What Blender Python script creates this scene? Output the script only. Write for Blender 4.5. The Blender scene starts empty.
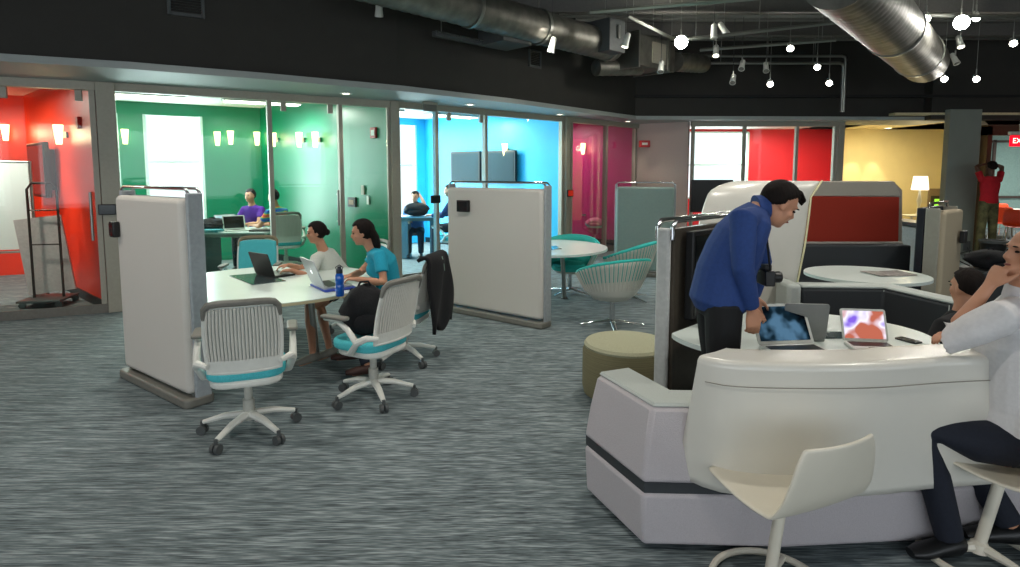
import bpy, math, random
from mathutils import Vector as V, Matrix
random.seed(7)
PI=math.pi
S=bpy.context.scene; COL=S.collection
# ---------------------------------------------------------------- camera and measuring helpers
F=600.0; EYE=1.75; PT=math.atan(56/600.0); CP,SP=math.cos(PT),math.sin(PT)
def ray(px,py):
    x=(px-510)/F; y=-(py-227)/F
    return V((x, CP+y*SP, y*CP-SP))
def at(px,py,Y):
    d=ray(px,py); return V((0,0,EYE))+d*(Y/d.y)
def fl(px,py,z=0.0):
    d=ray(px,py); return V((0,0,EYE))+d*((z-EYE)/d.z)
cam=bpy.data.cameras.new('camera'); co=bpy.data.objects.new('camera',cam); COL.objects.link(co)
co.location=(0,0,EYE); co.rotation_euler=(PI/2-PT,0,0)
cam.lens=36*F/1020; cam.shift_y=-56.5/1020; cam.clip_end=200
S.camera=co
S.view_settings.view_transform='Standard'; S.view_settings.look='None'; S.view_settings.gamma=1
S.view_settings.use_curve_mapping=False
S.view_settings.exposure=0.28
# ---------------------------------------------------------------- materials
def lin(h):
    h=h.lstrip('#'); r=[]
    for i in (0,2,4):
        c=int(h[i:i+2],16)/255; r.append(c/12.92 if c<=.04045 else ((c+.055)/1.055)**2.4)
    return r
MATS={}
def mat(name,hexc,rough=.5,metal=0,var=.08,scale=30,bump=0,stretch=(1,1,1),spec=.5,coat=0):
    if name in MATS: return MATS[name]
    m=bpy.data.materials.new(name); m.use_nodes=True; nt=m.node_tree; N=nt.nodes; L=nt.links
    b=N['Principled BSDF']; c=lin(hexc)
    tc=N.new('ShaderNodeTexCoord'); mp=N.new('ShaderNodeMapping'); mp.inputs['Scale'].default_value=stretch
    nz=N.new('ShaderNodeTexNoise'); nz.inputs['Scale'].default_value=scale; nz.inputs['Detail'].default_value=3
    L.new(tc.outputs['Object'],mp.inputs[0]); L.new(mp.outputs[0],nz.inputs['Vector'])
    cr=N.new('ShaderNodeValToRGB'); cr.color_ramp.elements[0].position=.3; cr.color_ramp.elements[1].position=.7
    cr.color_ramp.elements[0].color=[x*(1-var) for x in c]+[1]; cr.color_ramp.elements[1].color=[min(1,x*(1+var)) for x in c]+[1]
    L.new(nz.outputs['Fac'],cr.inputs[0]); L.new(cr.outputs[0],b.inputs['Base Color'])
    b.inputs['Roughness'].default_value=rough; b.inputs['Metallic'].default_value=metal
    b.inputs['Specular IOR Level'].default_value=spec
    if coat: b.inputs['Coat Weight'].default_value=coat
    if bump:
        bp=N.new('ShaderNodeBump'); bp.inputs['Strength'].default_value=bump; bp.inputs['Distance'].default_value=.01
        L.new(nz.outputs['Fac'],bp.inputs['Height']); L.new(bp.outputs[0],b.inputs['Normal'])
    MATS[name]=m; return m
def emat(name,hexc,strength):
    if name in MATS: return MATS[name]
    m=bpy.data.materials.new(name); m.use_nodes=True; nt=m.node_tree; nt.nodes.clear()
    e=nt.nodes.new('ShaderNodeEmission'); o=nt.nodes.new('ShaderNodeOutputMaterial')
    e.inputs[0].default_value=lin(hexc)+[1]; e.inputs[1].default_value=strength; nt.links.new(e.outputs[0],o.inputs[0])
    MATS[name]=m; return m
def glassmat(name,tint,gl=.08,rough=.02):
    m=bpy.data.materials.new(name); m.use_nodes=True; nt=m.node_tree; nt.nodes.clear(); N=nt.nodes
    t=N.new('ShaderNodeBsdfTransparent'); t.inputs[0].default_value=lin(tint)+[1]
    g=N.new('ShaderNodeBsdfGlossy'); g.inputs['Roughness'].default_value=rough
    lw=N.new('ShaderNodeLayerWeight'); lw.inputs[0].default_value=.25
    mr=N.new('ShaderNodeMapRange'); mr.inputs['To Min'].default_value=gl; mr.inputs['To Max'].default_value=.30
    mx=N.new('ShaderNodeMixShader'); o=N.new('ShaderNodeOutputMaterial'); L=nt.links
    L.new(lw.outputs['Fresnel'],mr.inputs[0]); L.new(mr.outputs[0],mx.inputs[0]); L.new(t.outputs[0],mx.inputs[1]); L.new(g.outputs[0],mx.inputs[2]); L.new(mx.outputs[0],o.inputs[0])
    MATS[name]=m; return m
GLASS=glassmat('clear_glass','#f2faf6',.02)
SMOKE=glassmat('smoked_glass','#4e5a5c',.12)
def carpet():
    m=bpy.data.materials.new('carpet'); m.use_nodes=True; nt=m.node_tree; N=nt.nodes; L=nt.links; b=N['Principled BSDF']
    tc=N.new('ShaderNodeTexCoord'); mp=N.new('ShaderNodeMapping'); mp.inputs['Rotation'].default_value=(0,0,-.2); mp.inputs['Scale'].default_value=(2.2,30,1)
    n1=N.new('ShaderNodeTexNoise'); n1.inputs['Scale'].default_value=1.0; n1.inputs['Detail'].default_value=5; n1.inputs['Roughness'].default_value=.7
    mp2=N.new('ShaderNodeMapping'); mp2.inputs['Rotation'].default_value=(0,0,-.2); mp2.inputs['Scale'].default_value=(9,120,1)
    n2=N.new('ShaderNodeTexNoise'); n2.inputs['Scale'].default_value=1.0; n2.inputs['Detail'].default_value=3
    n3=N.new('ShaderNodeTexNoise'); n3.inputs['Scale'].default_value=.6
    L.new(tc.outputs['Object'],mp.inputs[0]); L.new(mp.outputs[0],n1.inputs['Vector']); L.new(tc.outputs['Object'],mp2.inputs[0]); L.new(mp2.outputs[0],n2.inputs['Vector'])
    L.new(tc.outputs['Object'],n3.inputs['Vector'])
    a=N.new('ShaderNodeMath'); a.operation='MULTIPLY_ADD'; a.inputs[1].default_value=.45; L.new(n2.outputs['Fac'],a.inputs[0])
    a2=N.new('ShaderNodeMath'); a2.operation='MULTIPLY'; a2.inputs[1].default_value=.55; L.new(n1.outputs['Fac'],a2.inputs[0]); L.new(a2.outputs[0],a.inputs[2])
    cr=N.new('ShaderNodeValToRGB'); e=cr.color_ramp.elements
    e[0].position=.36; e[0].color=lin('#3d4447')+[1]; e[1].position=.64; e[1].color=lin('#9fa9aa')+[1]
    k=cr.color_ramp.elements.new(.5); k.color=lin('#697477')+[1]
    L.new(a.outputs[0],cr.inputs[0])
    L.new(cr.outputs[0],b.inputs['Base Color']); b.inputs['Roughness'].default_value=.95; b.inputs['Specular IOR Level'].default_value=.15
    bp=N.new('ShaderNodeBump'); bp.inputs['Strength'].default_value=.35; bp.inputs['Distance'].default_value=.006; L.new(a.outputs[0],bp.inputs['Height']); L.new(bp.outputs[0],b.inputs['Normal'])
    return m
CARPET=carpet()
WHITE=mat('white_plastic','#dcdcd4',.4,var=.03)
OFFW=mat('offwhite_laminate','#d8d5cb',.35,var=.02,scale=8)
SHIELD=mat('shield_white','#d9d6cc',.3,var=.02,scale=5,coat=.2)
TEAL=mat('teal_fabric','#52c2ca',.9,var=.12,scale=150,bump=.2)
TEALD=mat('teal_felt','#2fb5ab',.85,var=.12,scale=120,bump=.2)
TABLE=mat('white_table','#d3ddd8',.28,var=.02,scale=6)
TEDGE=mat('maple_edge','#cdbf98',.5,stretch=(1,1,20))
GREYP=mat('grey_plastic','#75736b',.5)
DGREY=mat('dark_grey_plastic','#4a4d4d',.5)
BLACK=mat('black_plastic','#101113',.4)
BLACKF=mat('black_fabric','#0d0e12',.95,var=.3,scale=80,bump=.4)
CHROME=mat('chrome','#c9cbcc',.15,metal=1,var=.02)
STEEL=mat('brushed_steel','#9fa09a',.35,metal=1,var=.06,stretch=(1,1,20))
ALU=mat('aluminium_frame','#a19c8e',.5,metal=.2,var=.04)
PFAB=mat('panel_fabric','#cfcac2',.85,var=.05,scale=220,bump=.15)
SOFAF=mat('lilac_grey_upholstery','#b9b3b6',.9,var=.06,scale=200,bump=.25)
SOFAT=mat('grey_upholstery','#b4bab5',.85,var=.05,scale=200,bump=.2)
SOFAD=mat('charcoal_upholstery','#33373a',.9,var=.12,scale=200,bump=.25)
BAND=mat('charcoal_band','#34383b',.6)
DUCT=mat('galvanised_duct','#7d7b74',.5,metal=.9,var=.25,scale=6)
DARKW=mat('charcoal_paint','#35332f',.85,var=.05,scale=4)
DECK=mat('dark_deck','#8a8984',.7,metal=.1,var=.1)
SKIN=mat('skin_fair','#c08a6c',.55,var=.06,scale=12)
SKIN2=mat('skin_tan','#a9765a',.55,var=.06,scale=12)
HAIR=mat('brown_hair','#140c08',.75,spec=.2,var=.4,scale=60,bump=.5,stretch=(1,1,.2))
HAIRG=mat('grey_brown_hair','#4a3c32',.7,var=.3,scale=60,bump=.5)
# ---------------------------------------------------------------- mesh builder
class MB:
    def __init__(s): s.v=[]; s.f=[]
    def add(s,vs,fs):
        o=len(s.v); s.v+= [tuple(x) for x in vs]; s.f+=[tuple(i+o for i in f) for f in fs]; return s
    def box(s,c,d,rz=0,M=None):
        x,y,z=[k/2 for k in d]; vs=[]
        for a,b,e in ((-1,-1,-1),(1,-1,-1),(1,1,-1),(-1,1,-1),(-1,-1,1),(1,-1,1),(1,1,1),(-1,1,1)):
            p=V((a*x,b*y,e*z))
            if M is not None: p=M@p
            elif rz: p=Matrix.Rotation(rz,3,'Z')@p
            vs.append(p+V(c))
        return s.add(vs,[(0,3,2,1),(4,5,6,7),(0,1,5,4),(1,2,6,5),(2,3,7,6),(3,0,4,7)])
    def tube(s,pts,r,n=10,cap=True,closed=False,flat=None):
        pts=[V(p) for p in pts]; m=len(pts)
        rs=list(r) if isinstance(r,(list,tuple)) else [r]*m
        vs=[]; prev=None
        for i,p in enumerate(pts):
            if closed: d=pts[(i+1)%m]-pts[i-1]
            else: d=pts[min(i+1,m-1)]-pts[max(i-1,0)]
            d.normalize()
            if prev is None:
                a=V((0,0,1)) if abs(d.z)<.9 else V((1,0,0)); u=d.cross(a).normalized()
            else:
                u=prev-d*prev.dot(d); u=u.normalized() if u.length>1e-6 else d.orthogonal().normalized()
            prev=u; w=d.cross(u)
            k=flat if flat else 1
            for j in range(n):
                t=2*PI*j/n; vs.append(p+u*math.cos(t)*rs[i]+w*math.sin(t)*rs[i]*k)
        fs=[]
        for i in range(m if closed else m-1):
            a=i*n; b=((i+1)%m)*n
            for j in range(n): fs.append((a+j,a+(j+1)%n,b+(j+1)%n,b+j))
        if cap and not closed: fs+=[tuple(range(n))[::-1],tuple((m-1)*n+j for j in range(n))]
        return s.add(vs,fs)
    def loft(s,secs,lat,n=16):
        # secs: (centre, half width along lat, half depth)
        vs=[]; m=len(secs)
        for i,(c,w,d) in enumerate(secs):
            c=V(c); t=(V(secs[min(i+1,m-1)][0])-V(secs[max(i-1,0)][0])).normalized()
            la=V(lat); la=(la-t*la.dot(t)).normalized(); de=t.cross(la)
            for j in range(n):
                a=2*PI*j/n; vs.append(c+la*math.cos(a)*w+de*math.sin(a)*d)
        fs=[(i*n+j,i*n+(j+1)%n,(i+1)*n+(j+1)%n,(i+1)*n+j) for i in range(m-1) for j in range(n)]
        fs+=[tuple(range(n))[::-1],tuple((m-1)*n+j for j in range(n))]
        return s.add(vs,fs)
    def lathe(s,prof,c=(0,0,0),n=32,M=None):
        vs=[]; m=len(prof); c=V(c)
        for r,z in prof:
            for j in range(n):
                a=2*PI*j/n; p=V((r*math.cos(a),r*math.sin(a),z))
                if M is not None: p=M@p
                vs.append(p+c)
        fs=[(i*n+j,i*n+(j+1)%n,(i+1)*n+(j+1)%n,(i+1)*n+j) for i in range(m-1) for j in range(n)]
        fs+=[tuple(range(n))[::-1],tuple((m-1)*n+j for j in range(n))]
        return s.add(vs,fs)
    def ell(s,c,r,M=None,n=16,k=10,keep=None):
        c=V(c); vs=[]; raw=[]
        for i in range(k+1):
            ph=PI*i/k
            for j in range(n):
                a=2*PI*j/n; u=V((math.sin(ph)*math.cos(a),math.sin(ph)*math.sin(a),math.cos(ph))); raw.append(u)
                p=V((u.x*r[0],u.y*r[1],u.z*r[2]))
                if M is not None: p=M@p
                vs.append(p+c)
        fs=[]
        for i in range(k):
            for j in range(n):
                q=(i*n+j,(i+1)*n+j,(i+1)*n+(j+1)%n,i*n+(j+1)%n)
                if keep is None or all(keep(raw[t]) for t in q): fs.append(q)
        return s.add(vs,fs)
    def prism(s,poly,z0,z1,M=None):
        n=len(poly); vs=[V((x,y,z0)) for x,y in poly]+[V((x,y,z1)) for x,y in poly]
        if M is not None: vs=[M@p for p in vs]
        return s.add(vs,[tuple(range(n))[::-1],tuple(range(n,2*n))]+[(i,(i+1)%n,n+(i+1)%n,n+i) for i in range(n)])
    def grid(s,P):
        h=len(P); w=len(P[0]); return s.add([p for r in P for p in r],[(i*w+j,i*w+j+1,(i+1)*w+j+1,(i+1)*w+j) for i in range(h-1) for j in range(w-1)])
def obj(name,mb,m,parent=None,bevel=0,smooth=40,solid=0,remesh=0,sub=0,soff=0):
    me=bpy.data.meshes.new(name); me.from_pydata(mb.v,[],mb.f); 
    import bmesh
    bm=bmesh.new(); bm.from_mesh(me); bmesh.ops.remove_doubles(bm,verts=bm.verts,dist=1e-6); bmesh.ops.recalc_face_normals(bm,faces=bm.faces); bm.to_mesh(me); bm.free()
    o=bpy.data.objects.new(name,me); COL.objects.link(o); me.materials.append(m)
    if smooth:
        me.shade_smooth()
        if smooth<180: me.set_sharp_from_angle(angle=math.radians(smooth))
    if remesh:
        r=o.modifiers.new('r','REMESH'); r.mode='VOXEL'; r.voxel_size=remesh; r.use_smooth_shade=True
        k=o.modifiers.new('s','SMOOTH'); k.factor=.5; k.iterations=4 if remesh>.006 else 3
    if solid:
        k=o.modifiers.new('t','SOLIDIFY'); k.thickness=solid; k.offset=soff
    if sub:
        k=o.modifiers.new('u','SUBSURF'); k.levels=sub; k.render_levels=sub
    if bevel:
        k=o.modifiers.new('b','BEVEL'); k.width=bevel; k.segments=3; k.limit_method='ANGLE'; k.angle_limit=math.radians(50)
    if parent: o.parent=parent
    return o
def tag(o,label,cat,group=None):
    o['label']=label; o['category']=cat
    if group: o['group']=group
    return o
def thing(name,label,cat,loc=(0,0,0),rz=0,group=None):
    o=bpy.data.objects.new(name,None); COL.objects.link(o); o.location=loc; o.rotation_euler=(0,0,rz); o.empty_display_size=.1
    return tag(o,label,cat,group)
def kids(o): return [c for c in COL.objects if c.parent==o]
def dup(o,label,loc,rz,group=None,skip=()):
    def cp(a,par):
        c=a.copy(); COL.objects.link(c); c.parent=par
        for k in kids(a):
            if k.name.split('.')[0] not in skip: cp(k,c)
        return c
    r=cp(o,None); r.location=loc; r.rotation_euler=(0,0,rz); r['label']=label
    if group: r['group']=group
    return r
def struct(name,mb,m,parent=None,**k):
    o=obj(name,mb,m,parent,**k)
    if not parent: o['kind']='structure'
    return o
def sempty(name):
    o=bpy.data.objects.new(name,None); COL.objects.link(o); o['kind']='structure'; return o
def rrect(w,h,r,n=6,cx=0,cy=0):
    P=[]
    for sx,sy,a0 in ((1,1,0),(-1,1,90),(-1,-1,180),(1,-1,270)):
        for i in range(n+1):
            a=math.radians(a0+90*i/n); P.append((cx+sx*(w/2-r)+r*math.cos(a),cy+sy*(h/2-r)+r*math.sin(a)))
    return P
RX=Matrix.Rotation(PI/2,3,'X')
def area(name,loc,target,sx,sy,power,color=(1,1,1)):
    l=bpy.data.lights.new(name,'AREA'); l.shape='RECTANGLE'; l.size=sx; l.size_y=sy; l.energy=power; l.color=color
    o=bpy.data.objects.new(name,l); COL.objects.link(o); o.location=loc
    o.rotation_euler=(V(target)-V(loc)).to_track_quat('-Z','Y').to_euler(); return o
def spot(name,loc,target,power,ang=100,color=(1,.93,.82),r=.06,blend=.6):
    l=bpy.data.lights.new(name,'SPOT'); l.energy=power; l.spot_size=math.radians(ang); l.spot_blend=blend; l.shadow_soft_size=r; l.color=color
    o=bpy.data.objects.new(name,l); COL.objects.link(o); o.location=loc
    o.rotation_euler=(V(target)-V(loc)).to_track_quat('-Z','Y').to_euler(); return o
# ================================================================ THE ROOM
CEIL=4.45; GT=2.72; SO=2.82; RC=3.0
def tp(px,py,z): p=fl(px,py,z); return V((p.x,p.y,0))
n1,n2,n3,n4=tp(105,91,GT),tp(393,108,GT),tp(565,122,GT),tp(637,128.5,GT)
n0=tp(-2,86,GT); n0=n1+(n0-n1).normalized()*5.5
SD=V((-.742,.67,0))*4.2
struct('floor',MB().box((0,8,-.05),(34,30,.1)),CARPET)
# ceiling with deck ribs
cm=MB().box((2,4,CEIL+.1),(26,19,.1)); 
for i in range(48): cm.box((2,-4.8+i*.38,CEIL+.02),(26,.2,.06))
struct('ceiling',cm,DECK,smooth=0)
for k,y in enumerate((3.2,5.6,8.0,9.6,11.2)):
    jb=MB(); jb.box((4,y,CEIL-.02),(20,.1,.02)); jb.box((4,y,CEIL-.24),(20,.1,.02)); jb.box((4,y,CEIL-.13),(20,.012,.22))
    o=struct('beam_%d'%(k+1),jb,mat('beam_grey','#6a6864',.6,metal=.3),smooth=0)
# soffit in front of glass wall
s=[tp(-2,61,SO),tp(130,69,SO),tp(260,79,SO),tp(400,91,SO),tp(510,103,SO),tp(636,119.5,SO)]
s0=s[0]+(s[0]-s[1]).normalized()*5.5
sof=[s0]+s+[V((9.6,s[-1].y+.25,0))]
back=[n0+V((-.6,0,0)),n0,n1,n2,n3,n4+V((0,.0,0)),n4+V((0,.9,0)),V((9.6,13.6,0))]
def ribbon(A,B,z0,z1):
    mb=MB(); n=len(A)
    for i in range(n-1):
        mb.add([(A[i].x,A[i].y,z0),(A[i+1].x,A[i+1].y,z0),(B[i+1].x,B[i+1].y,z0),(B[i].x,B[i].y,z0),(A[i].x,A[i].y,z1),(A[i+1].x,A[i+1].y,z1),(B[i+1].x,B[i+1].y,z1),(B[i].x,B[i].y,z1)],
          [(0,1,2,3),(4,7,6,5),(0,4,5,1),(3,2,6,7)]+([(0,3,7,4)] if i==0 else [])+([(1,5,6,2)] if i==n-2 else []))
    return mb
polyS=[p for p in sof]
SOFM=mat('soffit_grey','#a4a9a6',.6,var=.02)
inner=[]
for i,p in enumerate(polyS):
    d=(polyS[min(i+1,len(polyS)-1)]-polyS[max(i-1,0)]).normalized(); nrm=V((-d.y,d.x,0)); inner.append(p+nrm*1.35)
struct('trim_1',ribbon(polyS,inner,SO,SO+.075),SOFM,smooth=0)
out2=[]
for i,p in enumerate(polyS):
    d=(polyS[min(i+1,len(polyS)-1)]-polyS[max(i-1,0)]).normalized(); nrm=V((-d.y,d.x,0)); out2.append((p+nrm*.05,p+nrm*.2))
struct('wall_upper',ribbon([a for a,b in out2],[b for a,b in out2],SO+.076,CEIL+.1),DARKW,smooth=0)
struct('trim_2',MB().box((7.6,12.7,3.3),(10,.12,.05)),mat('dark_line','#1b1b1b',.8))
struct('wall_header',MB().box((10.8,12.85,(SO+CEIL)/2),(4,.3,CEIL-SO)),DARKW)
# walls out of view
PLAIN=mat('plain_wall','#a9a49a',.8,var=.02)
struct('wall_right',MB().box((12.6,5,CEIL/2),(.2,17,CEIL)),PLAIN)
wl=MB().box((-11.6,0,CEIL/2),(.2,10,CEIL)); struct('wall_left',wl,PLAIN)
wb=MB().box((.5,-4.6,.35),(24,.2,.7)).box((.5,-4.6,3.75),(24,.2,1.4))
for i in range(7): wb.box((-11.5+i*4,-4.6,1.9),(.6,.2,2.5))
struct('wall_front',wb,PLAIN)  # openings added behind the camera to let sky light in
# ---- helper: wall between two plan points, with openings
def seg(name,a,b,z0,z1,m,th=.06,holes=(),parent=None):
    a=V(a); b=V(b); L=(b-a).length; ang=math.atan2(b.y-a.y,b.x-a.x); R=Matrix.Rotation(ang,3,'Z'); mb=MB()
    def bb(u0,u1,w0,w1):
        if u1-u0>1e-4 and w1-w0>1e-4: mb.box(a+R@V(((u0+u1)/2,0,0))+V((0,0,(w0+w1)/2)),(u1-u0,th,w1-w0),M=R)
    u=0
    for (h0,h1,y0,y1) in sorted(holes):
        bb(u,h0,z0,z1); bb(h0,h1,z0,y0); bb(h0,h1,y1,z1); u=h1
    bb(u,L,z0,z1)
    return struct(name,mb,m,parent,smooth=0)
def onseg(a,b,px,py=171):
    d=ray(px,py); # intersect vertical ray plane with plan segment
    ax,ay=a.x,a.y; bx,by=b.x-a.x,b.y-a.y
    det=d.x*(-by)-d.y*(-bx); t=(ax*(-by)-ay*(-bx))/det; return (V((d.x*t,d.y*t,0))-V((ax,ay,0))).length
ROOMC={'red':mat('red_paint','#e03010',.4,var=.04,scale=3),'green':mat('green_paint','#067a58',.3,var=.04,scale=3),'blue':mat('blue_paint','#2fb4e4',.4,var=.04,scale=3),
 'magenta':mat('magenta_paint','#b8006c',.4,var=.04,scale=3)}
WCEIL=mat('white_ceiling_tile','#e2e2de',.8)
def off(p,a,b,d):
    t=(b-a).normalized(); return p+V((-t.y,t.x,0))*d
nodes=[('red',n0,n1,[]),('green',n1,n2,[(147,203,.5,2.78),(112,119,.2,2.78)]),('blue',n2,n3,[(385,415,.3,2.85)]),('magenta',n3,n4,[])]
for k,(c,a,b,wins) in enumerate(nodes):
    A=a+SD*(1.0); B=b+SD
    w=(b-a).normalized()
    a1,b1,A1,B1=a+w*.08,b-w*.08,A+w*.08,B-w*.08
    holes=[]
    for (p0,p1,z0,z1) in wins:
        u0,u1=onseg(A1,B1,p0),onseg(A1,B1,p1)
        if p0<120: u0=.02
        if k==2: u0=.02
        holes.append((u0,u1,z0,z1))
    seg('wall_%s_room_back'%c,A1,B1,0,RC,ROOMC[c],holes=holes)
    seg('wall_%s_room_right'%c,b1,B1,0,RC,ROOMC[c])
    seg('wall_%s_room_left'%c,a1+SD*.02,A1,0,RC,ROOMC[c])
    cmb=MB().prism([(q.x,q.y) for q in (a1-SD*.0,b1,B1,A1)],RC,RC+.05); struct('ceiling_%s_room'%c,cmb,WCEIL if c!='red' else mat('pink_ceiling','#dd9a92',.8))
    bb=seg('baseboard_%s_room'%c,b1-w*.04,B1-w*.04,0,.12,BLACK,th=.02)
    mid=(a1+b1+A1+B1)/4
    # daylight at the window openings
    for (h0,h1,z0,z1) in holes:
        t=(B1-A1).normalized(); c0=A1+t*((h0+h1)/2)+V((0,0,(z0+z1)/2)); nn=V((-t.y,t.x,0))
        area('daylight',c0+nn*.35,c0-nn,(h1-h0)*1.3,(z1-z0),{'green':170,'blue':150}[c]*(h1-h0)/1.2,(.86,.96,1))
        fr=MB()
        for u in (h0,h1): fr.box(A1+t*u+V((0,0,(z0+z1)/2)),(.05,.1,z1-z0),rz=math.atan2(t.y,t.x))
        for z in (z0,z1,z0+.62*(z1-z0)): fr.box(A1+t*((h0+h1)/2)+V((0,0,z)),(h1-h0,.05,.035),rz=math.atan2(t.y,t.x))
        if h1-h0>.5:
            o=struct('window_%s_room'%c,fr,mat('window_frame_white','#cfe0dc',.5))
    # ceiling light panels
    nl={'red':1,'green':2,'blue':2,'magenta':1}[c]
    for j in range(nl):
        pos=a1+(b1-a1)*((j+.5)/nl)+SD*.5+V((0,0,RC-.1)) if c!='red' else b1-w*1.3+SD*.5+V((0,0,RC-.1))
        t=thing('pendant_panel_light',{'red':'flat panel light hung from red room ceiling','green':['panel light under the green room ceiling nearest its window side','panel light under the green room ceiling nearest its glass door'][j%2],'blue':['panel light under the blue room ceiling by the window','panel light under the blue room ceiling by the screen wall'][j%2],'magenta':'panel light under the magenta room ceiling'}[c],'ceiling light',pos,math.atan2(w.y,w.x),group=None)
        obj('frame',MB().box((0,0,.02),(1.24,.34,.05)).tube([(-.4,0,.04),(-.4,0,.1)],.006).tube([(.4,0,.04),(.4,0,.1)],.006),STEEL,t,bevel=.005)
        obj('diffuser',MB().box((0,0,-.012),(1.18,.28,.012)),emat('diffuser_glow','#fff6ea',6),t)
        area('panel_lamp',pos+V((0,0,-.06)),pos-V((0,0,2)),1.1,.28,{'red':70,'green':48,'blue':75,'magenta':50}[c],(1,.96,.9))
# ---- glass fronts
FR=ALU
def front(idx,a,b,pxs,h=GT,door=None,sill=.06):
    t=(b-a).normalized(); ang=math.atan2(t.y,t.x); root=sempty('window_%d'%idx)
    us=[onseg(a,b,p) if p is not None else None for p in pxs]
    L=(b-a).length
    us=[0.0 if u is None and i==0 else (L if u is None else u) for i,u in enumerate(us)]
    hd=MB().box((a+b)/2+V((0,0,(h+SO)/2)),(L,.12,SO-h),rz=ang)
    struct('head_frame',hd,FR,root)
    struct('sill_frame',MB().box((a+b)/2+V((0,0,sill/2)),(L,.1,sill),rz=ang),FR,root)
    for i,u in enumerate(us):
        wd=.06
        struct('mullion',MB().box(a+t*u+V((0,0,h/2)),(wd,.09,h),rz=ang),FR,root)
    for i in range(len(us)-1):
        m=(us[i]+us[i+1])/2
        struct('glass_pane',MB().box(a+t*m+V((0,0,(h+sill)/2)),(us[i+1]-us[i]-.06,.012,h-sill),rz=ang),GLASS,root)
    return root,t,ang,us
front(1,n0,n1,[None,-120,97])
r2=front(2,n1,n2,[115,271,341,389])
r3=front(3,n2,n3,[397,436,485,561])
r4=front(4,n3,n4,[570,605,634])
for i,p in enumerate((n1,n2,n3)):
    t=((n2-n1) if i<2 else (n4-n3)).normalized(); ang=math.atan2(t.y,t.x)
    w=[.2,.14,.13][i]
    struct('column_%d'%(i+1),MB().box(p+V((0,0,SO/2)),(w,.2,SO),rz=ang),FR,bevel=.01)
for i,(a,b) in enumerate(((n0,n1),(n1,n2),(n2,n3),(n3,n4))):
    t=(b-a).normalized(); nn=V((t.y,-t.x,0)); m=(a+b)/2+nn*.06
    struct('baseboard_%s'%('red','green','blue','magenta')[i],MB().box(m+V((0,0,.055)),((b-a).length,.02,.11),rz=math.atan2(t.y,t.x)),mat('base_grey','#6d6a62',.6))
# door pulls on the glass
def pull(a,b,px,y0,y1,label):
    t=(b-a).normalized(); nn=V((t.y,-t.x,0)); p=a+t*onseg(a,b,px)
    z0=at(px,y1,p.y).z; z1=at(px,y0,p.y).z; q=p+nn*.08
    o=thing('door_pull',label,'door handle',p+V((0,0,z0)))
    obj('bar',MB().tube([nn*.08,nn*.08+V((0,0,z1-z0))],.016,12),STEEL,o)
    for z in (.06,z1-z0-.06): obj('standoff',MB().tube([nn*.006+V((0,0,z)),nn*.08+V((0,0,z))],.01,8),STEEL,o)
pull(n1,n2,336,190,225,'vertical steel pull bar on the green room glass door')
pull(n0,n1,90,192,240,'vertical steel pull bar on the red room glass door')
# glass clips at head
def clip(a,b,px,label):
    t=(b-a).normalized(); nn=V((t.y,-t.x,0)); p=a+t*onseg(a,b,px)+nn*.03+V((0,0,GT-.07))
    tag(obj('glass_clamp',MB().box(p,(.07,.05,.13),rz=math.atan2(t.y,t.x)),ALU,bevel=.004),label,'glass clamp')
clip(n0,n1,10,'small metal clamp at the top of red room glass, left one')
clip(n0,n1,84,'small metal clamp at the top of red room glass, near the column')
clip(n1,n2,285,'metal clamp atop the green room glass right of the mullion')
clip(n1,n2,331,'metal clamp atop the green glass just left of door edge')
clip(n2,n3,448,'metal clamp atop the blue room glass near the post with display')
clip(n2,n3,480,'metal clamp atop the blue room glass beside the slim mullion')
# ---- back right: beige pier, glazed room, yellow room
Y1=13.3
pier=n4+V((.05,0,0)); px688=at(688,171,Y1)
seg('wall_pier',n4+V((0,.05,0)),V((px688.x,Y1,0)),0,SO,mat('beige_pier','#c9b8ae',.7,var=.02),th=.12)
def X(px,Y): return (px-510)/F*Y/CP if False else at(px,171,Y).x
a=V((X(690,Y1),Y1,0)); b=V((X(836,Y1),Y1,0))
front(5,a,b,[692,743,795,833])
Y2=17.0
REDR=mat('scarlet_wall','#e8122a',.45,var=.03,scale=3); YEL=mat('cream_yellow_wall','#e6d9a6',.75,var=.03,scale=3)
seg('wall_scarlet_room_back',V((X(680,Y2),Y2,0)),V((X(840,Y2),Y2,0)),0,SO+.1,REDR,holes=[(X(682,Y2)-X(680,Y2),X(746,Y2)-X(680,Y2),1.0,SO)])
area('daylight',(X(714,Y2),Y2+.4,1.9),(X(714,Y2),0,1.5),2.0,1.9,110,(.95,.97,1))
fr=MB()
for px in (682,741,746): fr.box((X(px,Y2),Y2-.05,1.9),(.06,.08,1.85))
for z in (1.0,1.92,SO): fr.box((X(714,Y2),Y2-.05,z),(1.85,.06,.05))
struct('window_6',fr,mat('window_frame_white','#cfe0dc',.5))
seg('wall_scarlet_room_left',V((X(688,Y1)-.02,Y1+.1,0)),V((X(680,Y2),Y2,0)),0,SO+.1,PLAIN)
seg('wall_scarlet_room_right',V((X(836,Y1)+.02,Y1+.05,0)),V((X(840,Y2)-.05,Y2,0)),0,SO+.1,YEL,th=.1)
struct('ceiling_scarlet_room',MB().box((5.6,15.3,SO+.12),(7,4.0,.05)),WCEIL)
area('panel_lamp',(6.9,15.5,SO),(6.9,15.5,0),1.2,.6,75,(1,.95,.9))
struct('column_4',MB().box((X(836,Y1)+.05,Y1,SO/2),(.14,.14,SO)),FR,bevel=.01)
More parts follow.
